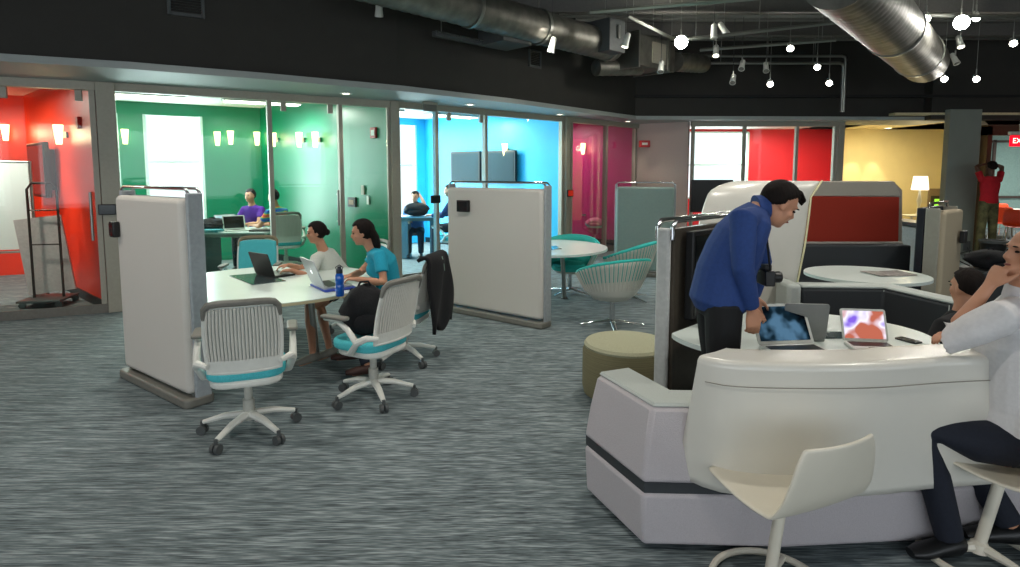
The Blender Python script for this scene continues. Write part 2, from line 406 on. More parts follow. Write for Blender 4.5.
# yellow room
seg('wall_yellow_room_back',V((X(838,Y2),Y2+.1,0)),V((13.2,Y2+.1,0)),0,SO+.1,YEL)
struct('ceiling_yellow_room',MB().box((10.6,15,SO+.12),(5.1,4.6,.05)),mat('cream_ceiling','#dccfa6',.8))
c0=at(962,171,12.55)
struct('column_5',MB().box((c0.x,12.62,(SO+.2)/2),(.66,.16,SO+.2)),mat('column_grey','#868c84',.7,var=.03,scale=3),bevel=.01)
# door opening at right with brown frame, room beyond
BR=mat('brown_door_frame','#4e3a28',.6)
fx=at(984,171,13.0).x
dr=sempty('door_1'); struct('door_frame',MB().box((fx,13.0,1.35),(.1,.2,2.7)),BR,dr); struct('door_head',MB().box((fx+.8,13.0,2.62),(1.7,.2,.22)),BR,dr)
seg('wall_far_room_left',V((fx-.12,13.1,0)),V((fx+3.25,17.0,0)),0,SO+.1,mat('cream_side','#c9b98f',.7))
seg('wall_far_room_back',V((fx+3.2,18.6,0)),V((19,18.6,0)),0,SO+.1,mat('sea_grey_wall','#8fb0ac',.5),th=.1)
struct('ceiling_far_room',MB().box((14.5,16,SO+.12),(8,6,.05)),WCEIL)
struct('wall_far_right',MB().box((18.6,15.9,1.5),(.1,6,3)),PLAIN)
struct('wall_far_close',MB().box((15.2,12.95,1.5),(3.6,.1,3)),PLAIN)
fw=MB()
for q in (4.6,5.9): fw.box((fx+q,18.5,1.5),(.08,.05,2.4))
fw.box((fx+5.8,18.5,.95),(2.6,.05,.07)).box((fx+5.8,18.5,2.65),(2.6,.05,.07))
struct('window_7',fw,mat('window_frame_dark','#4c3f3a',.6))
area('panel_lamp',(14,15.6,SO),(14,15.6,0),1.6,.8,130,(1,.95,.88))
area('panel_lamp',(9.7,15.3,SO),(9.7,15.3,0),.9,.9,56,(1,.83,.52))
# recessed lights
def recess(p,label,col='#fff2d8',s=9,r=.055,pw=0):
    o=thing('recessed_downlight',label,'downlight',p)
    obj('trim_ring',MB().lathe([(r+.03,.0),(r+.03,-.012),(r,-.012),(r,0)],n=20),WHITE,o)
    obj('lens',MB().lathe([(r,.0),(r,-.004)],n=20),emat('lens_glow_'+col[1:],col,s),o)
    if pw: spot('downlight_lamp',p+V((0,0,-.03)),p+V((0,0,-3)),pw,120,(1,.88,.68),.04)
for i,(px,py,l) in enumerate(((346,93,'recessed downlight in the soffit above the green door'),(470,104,'recessed downlight in soffit above blue room screen'),(560,114,'recessed downlight in soffit above the blue and magenta post'),(628,121,'recessed downlight in the soffit corner above magenta glass'))):
    recess(fl(px,py,SO)+V((0,0,-.001)),l,pw=14)
recess(fl(888,128,SO+.09),'recessed downlight in yellow room ceiling, nearer the soffit',r=.09)
recess(fl(905,132,SO+.09),'recessed downlight in yellow room ceiling, nearer the column',r=.09)
# sconces; the paired cups include glass reflections built as extra lamps
def sconce(p,nrm,label,sc=1,pw=3,group=None):
    nrm=V(nrm).normalized(); o=thing('wall_sconce',label,'wall lamp',p)
    obj('bracket',MB().box(nrm*.02,(.05,.05,.08)).tube([nrm*.02,nrm*.09],.008),STEEL,o)
    obj('shade',MB().lathe([(.035*sc,-.13*sc),(.06*sc,.13*sc)],c=nrm*.1,n=16),emat('sconce_glow','#ffe7a8',5),o)
    l=bpy.data.lights.new('sconce_bulb','POINT'); l.energy=pw; l.color=(1,.8,.5); l.shadow_soft_size=.08
    q=bpy.data.objects.new('sconce_bulb',l); COL.objects.link(q); q.location=V(p)+nrm*.22
def onwall(a,b,px,py,gap=.035):
    u=onseg(a,b,px); t=(b-a).normalized(); p=a+t*u; nn=V((-t.y,t.x,0))
    if nn.dot(-p)<0: nn=-nn
    z=at(px,py,p.y).z; return V((p.x,p.y,z))+nn*gap,nn
def sides(k):
    c,a,b,_=nodes[k]; w=(b-a).normalized(); return a+w*.08,b-w*.08,a+w*.08+SD,b-w*.08+SD
for k,side,px,py,l in ((0,'b',11,133,'glowing cup sconce on the red back wall'),(0,'r',73,135,'glowing cup sconce on red side wall right of the screen'),
   (1,'b',127,137,'glowing cup sconce on green wall left of the window'),(1,'b',218,139,'glowing cup sconce on green wall, first right of window'),(1,'b',231,138,'glowing cup on green wall, doubling the first by reflection'),(1,'b',257,139,'glowing cup sconce on green wall by the far corner'),
   (1,'r',281,140,'glowing cup sconce on green side wall just right of mullion'),(1,'r',307,140,'glowing cup sconce on green side wall, middle of three'),(1,'r',323,140,'glowing cup sconce on green side wall nearest the door'),
   (2,'r',509,150,'small white sconce above the screen in blue room'),(3,'r',586,149,'glowing cup sconce on the magenta wall')):
    a1,b1,A1,B1=sides(k)
    p,nn=onwall(*((A1,B1) if side=='b' else (b1,B1)),px,py)
    sconce(p,nn,l,pw=5 if k in(0,3) else 2)
for px in ():
    sconce(V((X(px,Y2),Y2+.03,2.55)),(0,-1,0),'cream wall washer on yellow wall, %s one'%('left' if px<870 else 'right'),.6,pw=26)
# ================================================================ CEILING SERVICES
def duct_tube(name,pts,r,label,ribs=40,cat='duct',straps=()):
    o=thing(name,label,cat,pts[0]); P=[V(p)-V(pts[0]) for p in pts]
    # ribbed spiral surface
    tot=sum((P[i+1]-P[i]).length for i in range(len(P)-1)); n=int(tot/.05); path=[];rs=[]
    for i in range(n+1):
        d=tot*i/n
        for k in range(len(P)-1):
            L=(P[k+1]-P[k]).length
            if d<=L or k==len(P)-2: path.append(P[k]+(P[k+1]-P[k])*min(1,d/L)); break
            d-=L
        rs.append(r+(.006 if i%3==0 else 0))
    obj('shell',MB().tube(path,rs,28),DUCT,o,smooth=30)
    for f in straps:
        c=path[int(f*(len(path)-1))]; dd=(path[min(len(path)-1,int(f*(len(path)-1))+1)]-c).normalized()
        obj('joint_ring',MB().tube([c-dd*.03,c+dd*.03],r+.02,28),STEEL,o)
        obj('hanger_rod',MB().tube([c+V((0,0,r)),V((c.x,c.y,CEIL-pts[0][2]))],.008,6),STEEL,o)
    return o
d0=at(350,-25,6.6); d1=at(612,47,10.3)
duct_tube('spiral_duct',[d0,d1],.235,'galvanised spiral duct along the dark wall, left of the boxes',straps=(.35,.62,.97))
e1=at(880,14,7.9); e2=at(925,62,10.8)
duct_tube('spiral_duct',[at(838,-28,6.2),e2],.36,'large ribbed duct running overhead at the right, ending in an elbow',straps=(.5,.86))
bx=thing('duct_plenum','boxy galvanised duct plenum at the far end of spiral duct','duct box',at(640,56,10.9),.75)
obj('box_body',MB().box((0,0,0),(1.15,.7,.52)),DUCT,bx,bevel=.01)
obj('flange',MB().box((-.57,0,0),(.04,.78,.6)).box((.35,0,0),(.04,.76,.58)),STEEL,bx)
obj('access_panel',MB().box((.05,-.36,0),(.4,.02,.35)),ALU,bx)
duct_tube('spiral_duct',[at(675,62,11.3),at(703,64,12.0)],.17,'short stub of round duct right of the boxy plenum')
duct_tube('spiral_duct',[at(596,68,10.4),at(640,68,10.9)],.13,'small horizontal duct under the plenum',straps=())
for q in ((505,28,8.8,'dark damper box on the spiral duct near its left end',.55),(604,38,9.9,'dark damper box on the spiral duct beside the plenum',.4)):
    p=at(*q[:3]); o=thing('duct_damper',q[3],'duct damper',p,.75)
    obj('housing',MB().box((0,0,0),(q[4],.54,.5)),DGREY,o,bevel=.01); obj('lever',MB().box((0,-.29,.05),(.05,.03,.2)),STEEL,o)
def grille(px,py,w,h,label,i0,i1,out=.1):
    a,b=out2[i0][0],out2[i1][0]; t=(b-a).normalized(); u=onseg(a,b,px); p=a+t*u; z=at(px,py,p.y).z; nn=V((t.y,-t.x,0))
    o=thing('vent_grille',label,'vent',V((p.x,p.y,z))+nn*.012,math.atan2(t.y,t.x))
    m=MB(); 
    for s_ in (-1,1): m.box((s_*w/2,0,0),(.035,.03,h+.035)).box((0,0,s_*h/2),(w,.03,.035))
    obj('frame',m,DGREY,o); sl=MB()
    for k in range(9): sl.box((0,0,-h/2+h*(k+.5)/9),(w-.03,.016,.012),M=Matrix.Rotation(.5,3,'X'))
    obj('slats',sl,BLACK,o)
grille(194,3,.33,.26,'square dark vent grille high on the charcoal wall at left',2,3)
grille(534,59,.28,.25,'square dark vent grille on charcoal wall under the spiral duct',5,6)
a,b=out2[4][0],out2[5][0]; pp=at(467,40,8.6); t=(b-a).normalized()
o=thing('linear_diffuser','long slotted linear diffuser on dark wall under the spiral duct','diffuser',pp,math.atan2(t.y,t.x))
obj('body',MB().box((0,0,0),(1.15,.1,.07)),DGREY,o,bevel=.01)
for k in (-1,0,1): obj('slot',MB().box((k*.37,-.055,.02),(.35,.01,.012)),STEEL,o)
obj('rod',MB().tube([(-.45,0,.03),(-.45,0,CEIL-.15-pp.z)],.006),STEEL,o); obj('rod',MB().tube([(.45,0,.03),(.45,0,CEIL-.15-pp.z)],.006),STEEL,o)
# conduit
for k,dz in ((0,0),(1,.14)):
    P=[at(690,56,12.3)+V((0,0,-dz)),at(846-k*2,56,12.3)+V((0,0,-dz)),at(846-k*2,113,12.3)]; o0=P[0]
    P[2]=V((P[1].x,P[1].y,SO+.12)); 
    o=thing('conduit',['upper steel conduit bending down to the soffit at right','lower steel conduit bending down beside its twin'][k],'conduit',o0)
    obj('pipe',MB().tube([p-o0 for p in (P[0],P[1]+V((-.08,0,0)),P[1]+V((-.02,0,-.02)),P[1]+V((0,0,-.08)),P[2])],.028),STEEL,o)
    for f in (.2,.5,.8): q=P[0].lerp(P[1],f)-o0; obj('hanger',MB().tube([q,V((q.x,q.y,CEIL-o0.z))],.006),STEEL,o)
# light rails
def rail(p,q,label):
    o=thing('light_rail',label,'light rail',p); d=q-p; obj('channel',MB().tube([(0,0,0),d],.028,4),STEEL,o,smooth=0)
    for f in (.1,.5,.9): c=d*f; obj('rod',MB().tube([c,V((c.x,c.y,CEIL-p.z))],.006,6),STEEL,o)
rail(at(628,16,8.9),at(676,40,9.9),'bright metal rail hanging left of the brightest middle spotlight')
rail(at(590,12,9.2),at(760,-2,8.2),'long dark rail across the ceiling above the plenum')
rail(at(680,40,9.4),at(840,22,9.2),'thin rail over the centre spotlights')
rail(at(700,50,10.6),at(836,40,10.3),'thin rail farther back over the small spotlights')
rail(at(905,14,8.8),at(1040,18,8.8),'thin rail beside the large duct at the right edge')
# spotlights
lit=emat('spot_glow','#fffdf2',30); litb=emat('spot_glow_strong','#fffdf2',90); litd=emat('spot_glow_dim','#fff6e0',6)
LAMPS=[(681,40,9.4,'b',(-2,6,1),'brilliant spotlight at the end of the bright ceiling rail'),
(770,83,11.2,'l',(3,12,0),'lit spotlight hanging lowest on the left beside the conduit'),
(790,47,10.2,'l',(4,8,0),'small lit spotlight high up between rails, second row'),
(817,66,10.8,'l',(5,8,0),'lit spotlight hanging just under the conduit pipe'),
(829,82,11.2,'l',(6,8,0),'lit spotlight hanging in the middle left of the conduit drop'),
(961,20,8.6,'b',(5,4,0),'brightest spotlight at the upper right with an oversized glowing lens'),
(976,16,9.0,'l',(8,12,0),'lit spotlight just right of the brightest one'),
(926,17,8.8,'l',(6,6,0),'lit spotlight left of the brightest one by the large duct'),
(960,43,9.8,'d',(7,8,0),'small lit spotlight directly beneath the brightest one'),
(944,78,11.0,'l',(8,8,0),'lit spotlight hanging right below the large duct mouth'),
(976,78,11.0,'l',(9,8,0),'lit spotlight hanging low near the column'),
(1013,42,9.8,'l',(9,6,0),'lit spotlight at the right border above the exit sign'),
(379,10,7.8,'o',(-2,9,1),'unlit grey spotlight above the green room pointing left'),
(436,4,7.6,'d',(-1,9,1),'spotlight on the underside of spiral duct at upper left'),
(552,47,8.8,'o',(0,9,1),'unlit white spotlight angled over the spiral duct middle'),
(626,42,9.2,'d',(1,9,1),'faintly lit white spotlight in front of the plenum'),
(661,68,10.2,'o',(2,9,1),'unlit spotlight dangling under the plenum corner'),
(714,33,9.2,'o',(3,9,1),'unlit cylinder spotlight right of the brilliant one'),
(724,30,9.5,'d',(5,9,1),'small glowing spotlight above the centre group'),
(716,52,10.3,'d',(3,9,1),'small glowing spotlight under the centre rail'),
(733,80,11.0,'o',(3,9,1),'unlit spotlight dangling on a long cord'),
(742,66,10.8,'o',(3,9,1),'unlit dark spotlight between dangling cord and conduit'),
(766,68,10.9,'o',(4,9,1),'unlit spotlight above the lowest left lit one'),
(955,60,10.5,'o',(8,9,1),'unlit spotlight under the large duct elbow')]
def spotlamp(p,kind,aim,label):
    o=thing('spotlight',label,'spotlight',p,group='spotlights hung from the ceiling')
    d=(V(aim)-p).normalized(); q=d.to_track_quat('-Z','Y').to_matrix()
    obj('cord',MB().tube([(0,0,.1),(0,0,CEIL-p.z)],.005,6),STEEL if kind!='o' else DGREY,o)
    obj('housing',MB().lathe([(.02,.14),(.04,.12),(.045,0),(.055,-.08),(.05,-.08),(.04,-.01)],n=16,M=q),WHITE if kind!='b' else ALU,o)
    obj('yoke',MB().tube([(0,0,.16),(0,0,.05)],.012,6),STEEL,o)
    obj('lens',MB().ell(q@V((0,0,-.075 if kind!='b' else -.1)),{'b':(.095,)*3,'l':(.05,)*3}.get(kind,(.044,.044,.01)),q if kind in 'do' else None),{'l':lit,'b':litb,'d':litd,'o':GREYP}[kind],o)  # lit kinds get an oversized glowing ball that stands in for glare
    if kind in 'lb': 
        l=bpy.data.lights.new('lamp_glare','POINT')
for (px,py,Y,k,aim,l) in LAMPS:
    # visible lit lamps look partly toward the camera
    p=at(px,py,Y)
    if k in 'lb': aim=(p.x*.55,p.y*.45,0.6)
    spotlamp(p,k,aim,l)
# ================================================================ PARTITIONS
def partition(px0,py0,px1,py1,h,label,th=.12,dev=None,fab=PFAB,feet=True,side=None,edge=mat('edge_grey','#9aa0a3',.5)):
    a,b=fl(px0,py0),fl(px1,py1); w=(b-a).length; rz=math.atan2(b.y-a.y,b.x-a.x)
    o=thing('privacy_partition',label,'partition',a,rz)
    M=RX  # prism xy -> xz
    pl=rrect(w-.02,h-.16,.05,cx=w/2,cy=(h-.16)/2+.09)
    obj('panel',MB().prism(pl,.0,.045+th/2,M=M),fab,o,bevel=.035,smooth=50)
    obj('back_panel',MB().prism(pl,-th/2,-.0005,M=M),side or GREYP,o,bevel=.02)
    e=MB()
    for x in (0,w): e.box((x,.0,h/2),(.035,th,h-.06))
    obj('side_rail',e,edge,o,bevel=.012)
    for y in (-th*.35,th*.35):
        obj('top_rail',MB().tube([(0.0,y,h-.12),(.0,y,h-.03),(.04,y,h),(w-.04,y,h),(w,y,h-.03),(w,y,h-.12)],.012,10),CHROME,o)
    obj('base',MB().prism(rrect(w+.05,th+.11,.05,cx=w/2,cy=-.03),.0,.07),GREYP,o,bevel=.015)
    if dev:
        q=dev; D=obj('control_panel',MB().box((q[0],-th/2-.075,q[1]),(q[2],.05,q[3])),BLACK,o,bevel=.008)
        obj('screen',MB().box((q[0],-th/2-.102,q[1]),(q[2]*.8,.004,q[3]*.75)),mat('dark_screen','#20282a',.15),D)
        obj('mount',MB().box((q[0],-th/2-.035,q[1]),(.05,.04,.06)),DGREY,D)
    return o,a,b,rz,w
P1=partition(138,373,204,404,1.62,'tall rounded cream partition beside the left round table',dev=(.06,1.27,.09,.13),th=.12,side=mat('back_panel_grey','#868a8c',.6))
P2=partition(453,309,547,327,1.62,'cream fabric partition with small dark display in the middle of the room',dev=(.31,1.33,.18,.14),th=.12)
P4=partition(615,274,673,277,1.56,'grey green partition behind the teal lounge chairs',fab=mat('grey_green_panel','#8fa29a',.7,var=.03),th=.08)
P5=partition(934,300,961,322,1.46,'beige partition seen edge on in front of the column',dev=(.95,1.05,.06,.12),th=.16,side=BLACK) if False else None
# partition 5: edge-on, thick
a=fl(0,0) if False else V((0,0,0))
p5=at(933,250,6.6); o=thing('privacy_partition','beige partition with black back standing before the grey column','partition',(p5.x,p5.y,0),math.radians(40))
obj('panel',MB().prism(rrect(.68,1.22,.05,cx=.34,cy=.70),-.02,.10,M=RX.to_3x3()),mat('beige_panel_fabric','#b5a78e',.85,var=.04,scale=200,bump=.1),o,bevel=.03).location=(0,0,0)
obj('back_panel',MB().box((.34,.14,.69),(.68,.08,1.30)),mat('navy_black','#12141f',.5),o,bevel=.015)
obj('side_rail',MB().box((-.0,.02,.69),(.03,.14,1.30)),ALU,o,bevel=.01)
obj('top_rail',MB().tube([(0,.06,1.33),(.02,.06,1.39),(.66,.06,1.39),(.68,.06,1.33)],.016),CHROME,o)
obj('base',MB().box((.34,.04,.04),(.76,.3,.08)),GREYP,o,bevel=.02)
D=obj('control_panel',MB().box((.52,-.15,1.0),(.12,.05,.14)),BLACK,o,bevel=.008)
obj('side_rail',MB().box((.68,.03,.69),(.03,.14,1.30)),ALU,o,bevel=.01)
# partition 3 with monitors, seen almost edge on
a3=fl(664,433); a3=at(664,300,3.95); a3.z=0; b3=at(745,250,4.85); b3.z=0
w=(b3-a3).length; rz=math.atan2(b3.y-a3.y,b3.x-a3.x); H3=1.42
o=thing('media_wall','steel framed media wall with black monitors, seen nearly edge on','media wall',a3,rz)
obj('panel',MB().box((w/2,.03,H3/2),(w-.04,.07,H3-.12)),PFAB,o,bevel=.02)
obj('side_post',MB().box((0,.01,H3/2-.02),(.04,.10,H3-.05)),mat('pale_post','#c4c6c3',.4),o,bevel=.02)
obj('side_post',MB().box((w,.02,H3/2-.02),(.05,.17,H3-.05)),ALU,o,bevel=.02)
for y in (-.05,.06): obj('top_rail',MB().tube([(0,y,H3-.12),(0,y,H3-.04),(.05,y,H3),(w-.05,y,H3),(w,y,H3-.05)],.016),CHROME,o)
obj('backing',MB().box((w/2,-.03,H3/2),(w-.06,.05,H3-.1)),mat('bronze_backing','#5d564c',.35,metal=.4),o)
mn=obj('monitor',MB().box((.62,-.11,1.05),(1.0,.06,.6)),BLACK,o,bevel=.01); obj('screen',MB().box((.62,-.142,1.05),(.94,.004,.54)),mat('monitor_black','#07080a',.12),mn); obj('monitor_mount',MB().box((.62,-.07,1.05),(.3,.06,.3)),DGREY,mn)
obj('base',MB().box((w/2,0,.035),(w+.1,.3,.07)),GREYP,o,bevel=.02)
# ================================================================ OFFICE CHAIR
def backshape(M=None):
    pass
def office_chair(label,fabric_back=False,rim=GREYP):
    o=thing('office_chair',label,'chair',group='wheeled office chairs')
    # local: faces +Y
    st=[]
    obj('seat_cushion',MB().prism(rrect(.48,.46,.14,cy=.02),.425,.50),TEAL,o,bevel=.025,smooth=60)
    obj('seat_pan',MB().prism(rrect(.44,.42,.12,cy=.0),.38,.434),WHITE,o,bevel=.02)
    def bs(u,v): # u -1..1, v 0..1 ; back surface
        hw=.21+.012*math.sin(PI*v); y=-.20-.10*v**1.3-.045*(1-u*u)+.0
        return V((u*hw,y,.50+.46*v-.02*abs(u)**4*(v)))
    fr=MB(); 
    # perimeter
    per=[bs(u,0.0) for u in [k/8-1 for k in range(0,17)]]
    pts=[bs(k/8-1,0) for k in range(17)]+[bs(1,k/10) for k in range(1,10)]+[bs(1-k/8,.985) for k in range(1,16)]+[bs(-1,1-k/10) for k in range(1,10)]
    fr.tube(pts,.012,8,closed=True)
    # lower solid band
    fr.grid([[bs(-1+2*i/12,v)+V((0,.004,0)) for i in range(13)] for v in (0,.06,.12,.18)]); fr.grid([[bs(-1+2*i/12,v)-V((0,.008,0)) for i in range(13)] for v in (0,.06,.12,.18)])
    obj('back_frame',fr,WHITE,o)
    if fabric_back:
        obj('backrest',MB().grid([[bs(-.97+1.94*i/12,.03+.9*j/10)+V((0,.012,0)) for i in range(13)] for j in range(11)]),TEAL,o,solid=.02)
    sl=MB(); n=21
    for k in range(n):
        u=-.93+1.86*k/(n-1); P=[bs(u,.1+.82*j/8) for j in range(9)]
        sl.tube(P,.008,6)
    if fabric_back: pass
    s=obj('back_slats',sl,OFFW,o,smooth=0)
    obj('back_liner',MB().grid([[bs(-.95+1.9*i/12,.08+.86*j/8)+V((0,.011,0)) for i in range(13)] for j in range(9)]),mat('liner_grey','#c6ccc6',.7),o,solid=.004)
    # top rim cap
    tr=MB().tube([bs(-1,.72),bs(-1.0,.85),bs(-.99,.95)]+[bs(k/8-1,1.0) for k in range(1,16)]+[bs(.99,.95),bs(1,.85),bs(1,.72)],[.006,.015,.02]+[.022]*15+[.02,.015,.006],8)
    obj('back_rim',tr,rim,o)
    for sgn in (-1,1):
        P=[V((sgn*.20,.05,.40)),V((sgn*.26,-.02,.43)),V((sgn*.285,-.10,.52)),V((sgn*.29,-.02,.61)),V((sgn*.29,.08,.665)),V((sgn*.29,.20,.67))]
        ar=MB().tube(P,[.022,.026,.026,.022,.018,.016],10); ar.tube([V((sgn*.285,-.10,.52)),V((sgn*.27,-.18,.56)),V((sgn*.21,-.235,.55))],[.026,.024,.016],8)
        A=obj('armrest',ar,WHITE,o)
        obj('arm_pad',MB().prism(rrect(.07,.25,.03,cx=sgn*.29,cy=.10),.675,.70),GREYP,A,bevel=.01)
    obj('column',MB().lathe([(.026,.20),(.026,.38)],n=16).lathe([(.036,.10),(.036,.24)],n=16),mat('gas_lift_grey','#b9b8ae',.4),o)
    for k in range(5):
        a=2*PI*k/5+PI/2; d=V((math.cos(a),math.sin(a),0))
        obj('base_leg',MB().tube([d*.01+V((0,0,.14)),d*.16+V((0,0,.125)),d*.30+V((0,0,.085))],[.032,.026,.018],8,flat=.8),WHITE,o)
        c=MB(); q=d*.31+V((0,0,.032)); s2=V((-d.y,d.x,0))
        for w_ in (-.017,.017): c.tube([q+s2*(w_-.011),q+s2*(w_+.011)],.031,14)
        c.tube([q+V((0,0,.02)),q+V((0,0,.06))],.012,8); obj('caster',c,DGREY,o)
    return o
ch=office_chair('white slatted office chair with its back to the camera in front of left table')
c=fl(250,433); ch.location=c; ch.rotation_euler=(0,0,math.radians(21))
def chair_at(px,py,deg,label,src=ch,**k): return dup(src,label,fl(px,py),math.radians(deg),**k)
chair_at(374,398,62,'white slatted office chair holding a black backpack, near the blue bottle')
C3=fl(404,360); ch3=dup(ch,'white office chair of the teal-shirted woman with a black jacket over its back',C3,math.radians(78))
chF=office_chair('empty office chair with teal padded back and tan rim behind the left table',fabric_back=True,rim=mat('tan_rim','#8b7d62',.6)); chF.location=at(252,240,6.85); chF.location.z=0; chF.rotation_euler=(0,0,math.radians(190))
ch1=dup(ch,'white office chair under the woman in the pale shirt',V((-1.70,6.55,0)),math.radians(130))
w5=at(285,230,9.6); dup(ch,'white office chair seen from behind in the green room',V((w5.x,w5.y,0.14)) ,math.radians(25)); 
w6=at(450,240,11.6); dup(ch,'white office chair with blue seat inside the blue room',V((w6.x,w6.y,0)),math.radians(60))
w7=at(597,230,14.6); dup(ch,'white office chair standing in the magenta room',V((w7.x,w7.y,0)),math.radians(140))
# ================================================================ TABLES
def clip_circle(c,r,p,n,gap,N=72,ry=None):
    ry=ry or r; out=[]
    for i in range(N):
        a=2*PI*i/N; q=V((c.x+r*math.cos(a),c.y+ry*math.sin(a),0)); d=(q-p).dot(n)-gap
        if d<0: q=q-n*d
        out.append((q.x,q.y))
    return out
def table(label,c,r,z=.74,clip=None,ry=None,legs=3,name='round_table',edge=TEDGE,top=TABLE):
    c=V((c[0],c[1],0)); o=thing(name,label,'table',c)
    if clip: P=[(x-c.x,y-c.y) for x,y in clip_circle(c,r,clip[0],clip[1],clip[2],ry=ry)]
    else: P=[(r*math.cos(2*PI*i/72),(ry or r)*math.sin(2*PI*i/72)) for i in range(72)]
    obj('tabletop',MB().prism(P,z-.006,z),top,o); 
    obj('edge_band',MB().prism([(x*1.002,y*1.002) for x,y in P],z-.028,z-.0061),edge,o)
    obj('under_frame',MB().prism([(x*.6,y*.6) for x,y in P],z-.055,z-.029),DGREY,o)
    for k in range(legs):
        a=2*PI*k/legs+.4; d=V((math.cos(a)*r*.45,math.sin(a)*(ry or r)*.45,0))
        obj('leg',MB().tube([d*.8+V((0,0,z-.055)),d*.9+V((0,0,.02))],.03,12),STEEL,o); obj('foot',MB().lathe([(.05,0),(.05,.012),(.032,.02)],c=d*.9),DGREY,o)
    return o
d=(P1[2]-P1[1]).normalized(); nn=V((-d.y,d.x,0)); T1=V((-2.2,5.4,0))
t1=table('large round white table with maple edge, laptops on it, at the left',T1,.98,clip=(P1[1],nn,.1))

d=(P2[2]-P2[1]).normalized(); nn=V((-d.y,d.x,0)); T2=V((.42,8.0,0))
t2=table('round white table behind the middle partition with teal chairs',T2,.88,clip=(P2[1],nn,.1),edge=TABLE)
T3=V((1.80,3.68,0)); d=(b3-a3).normalized(); nn=V((d.y,-d.x,0))
t3=table('white booth table with laptops behind the curved white screen',T3,.79,ry=.60,clip=(a3,nn,.18),edge=TABLE)
q=at(872,277,5.75); t4=table('white oval table in the rear booth before the brick red panel',V((q.x,q.y+.1,0)),.56,ry=.52,edge=TABLE)
# dark puck hatch etc
def flat(name,pts,z,th,m,label,cat,**k):
    c=sum((V(p) for p in pts),V())/len(pts); o=tag(obj(name,MB().prism([(p[0]-c.x,p[1]-c.y) for p in pts],0,th),m,**k),label,cat); o.location=(c.x,c.y,z); return o
flat('glass_plate',[fl(229,276,.742),fl(262,273,.742),fl(286,281,.742),fl(252,285,.742)],.741,.006,SMOKE if False else mat('dark_glass_plate','#3c4a4c',.12),'dark glass cover plate lying flat on the left round table','table plate',bevel=.001)
q=at(540,243,8.0)
flat('glass_plate',[fl(546,247,.742),fl(556,246,.742),fl(562,249,.742),fl(550,250,.742)],.741,.006,MATS['dark_glass_plate'],'small dark cover plate on the middle round table','table plate')
# ---------------- lounge bucket chair
def bucket(label,group='teal and white bucket chairs'):
    o=thing('bucket_chair',label,'lounge chair',group=group)
    def sf(a,v,ro): # a: angle 0 = back(-Y), v 0 bottom 1 rim
        A=math.radians(a); k=math.cos(A/2)
        top=.60+.20*max(0,math.cos(A*.75))**1.0
        lean=.10*v**1.2
        r=(.19+.13*(v**.5)+lean*.6)*1.0+ro
        z=.34+(top-.34)*v
        return V((math.sin(A)*r*1.08,-math.cos(A)*r,z))
    AN=[-125+250*i/36 for i in range(37)]; VV=[j/8 for j in range(9)]
    obj('outer_shell',MB().grid([[sf(a,v,.012) for a in AN] for v in VV]),OFFW,o,solid=.012)
    obj('inner_lining',MB().grid([[sf(a,v,-.012) for a in AN] for v in VV]),TEALD,o,solid=.02)
    rb=MB()
    for i in range(2,35):
        a=AN[i]; rb.tube([sf(a,v,.024) for v in (.25,.5,.75,.97)],.006,4)
    obj('shell_ribs',rb,OFFW,o,smooth=0)
    sb=MB()
    for i in range(4,33):
        a=AN[i]+3.5; sb.tube([sf(a,v,.0195) for v in (.5,.65,.8,.97)],.005,4)
    obj('shell_slots',sb,TEALD,o,smooth=0)
    obj('rim',MB().tube([sf(a,1.0,.0) for a in AN],.02,8),TEALD,o)
    obj('seat_cushion',MB().lathe([(.17,.33),(.25,.36),(.27,.41),(.24,.45),(.1,.46)],c=(0,.05,0),n=28),TEALD,o)
    obj('seat_bowl',MB().lathe([(.06,.29),(.2,.315),(.255,.36)],c=(0,.03,0),n=28),OFFW,o)
    obj('stem',MB().lathe([(.03,.05),(.03,.30)],n=14),CHROME,o)
    for k in range(4):
        a=PI/4+k*PI/2+.3; dd=V((math.cos(a),math.sin(a),0)); obj('base_leg',MB().tube([dd*.01+V((0,0,.07)),dd*.36+V((0,0,.02))],[.03,.014],8,flat=.5),CHROME,o)
    return o
bk=bucket('bucket chair with slatted white shell nearest the camera, teal rim, behind the ottoman'); bk.location=fl(612,326); bk.rotation_euler=(0,0,math.radians(25))
q=at(628,255,8.1); dup(bk,'teal bucket chair behind the nearer one, right of the table',V((q.x,q.y,0)),math.radians(60))
q=at(563,300,7.45); dup(bk,'teal bucket chair partly behind the middle partition edge',V((.95,7.05,0)),math.radians(25)) if False else dup(bk,'teal bucket chair on the far side of the middle table',V((.86,8.5,0)),math.radians(165))
dup(bk,'teal bucket chair tucked at the table beside the middle partition',V((.62,7.62-.45,0)),math.radians(-5)) if False else None
# ottoman
q=at(627,346,4.5)
o=thing('round_ottoman','round ottoman with woven striped sides in front of the media wall','ottoman',(q.x,4.52,0))
obj('side_cover',MB().lathe([(.28,.03),(.325,.05),(.335,.1),(.335,.38),(.32,.41)],n=48),None or mat('striped_weave','#716c50',.9,var=.75,scale=1.0,stretch=(.05,.05,240)),o)
obj('top_cushion',MB().lathe([(.318,.405),(.325,.425),(.31,.445),(.26,.455),(.1,.46),(.01,.46)],n=48),mat('oat_fabric','#a8a78c',.95,var=.15,scale=150,bump=.3),o)
obj('plinth',MB().lathe([(.27,0),(.27,.03)],n=32),BLACK,o)
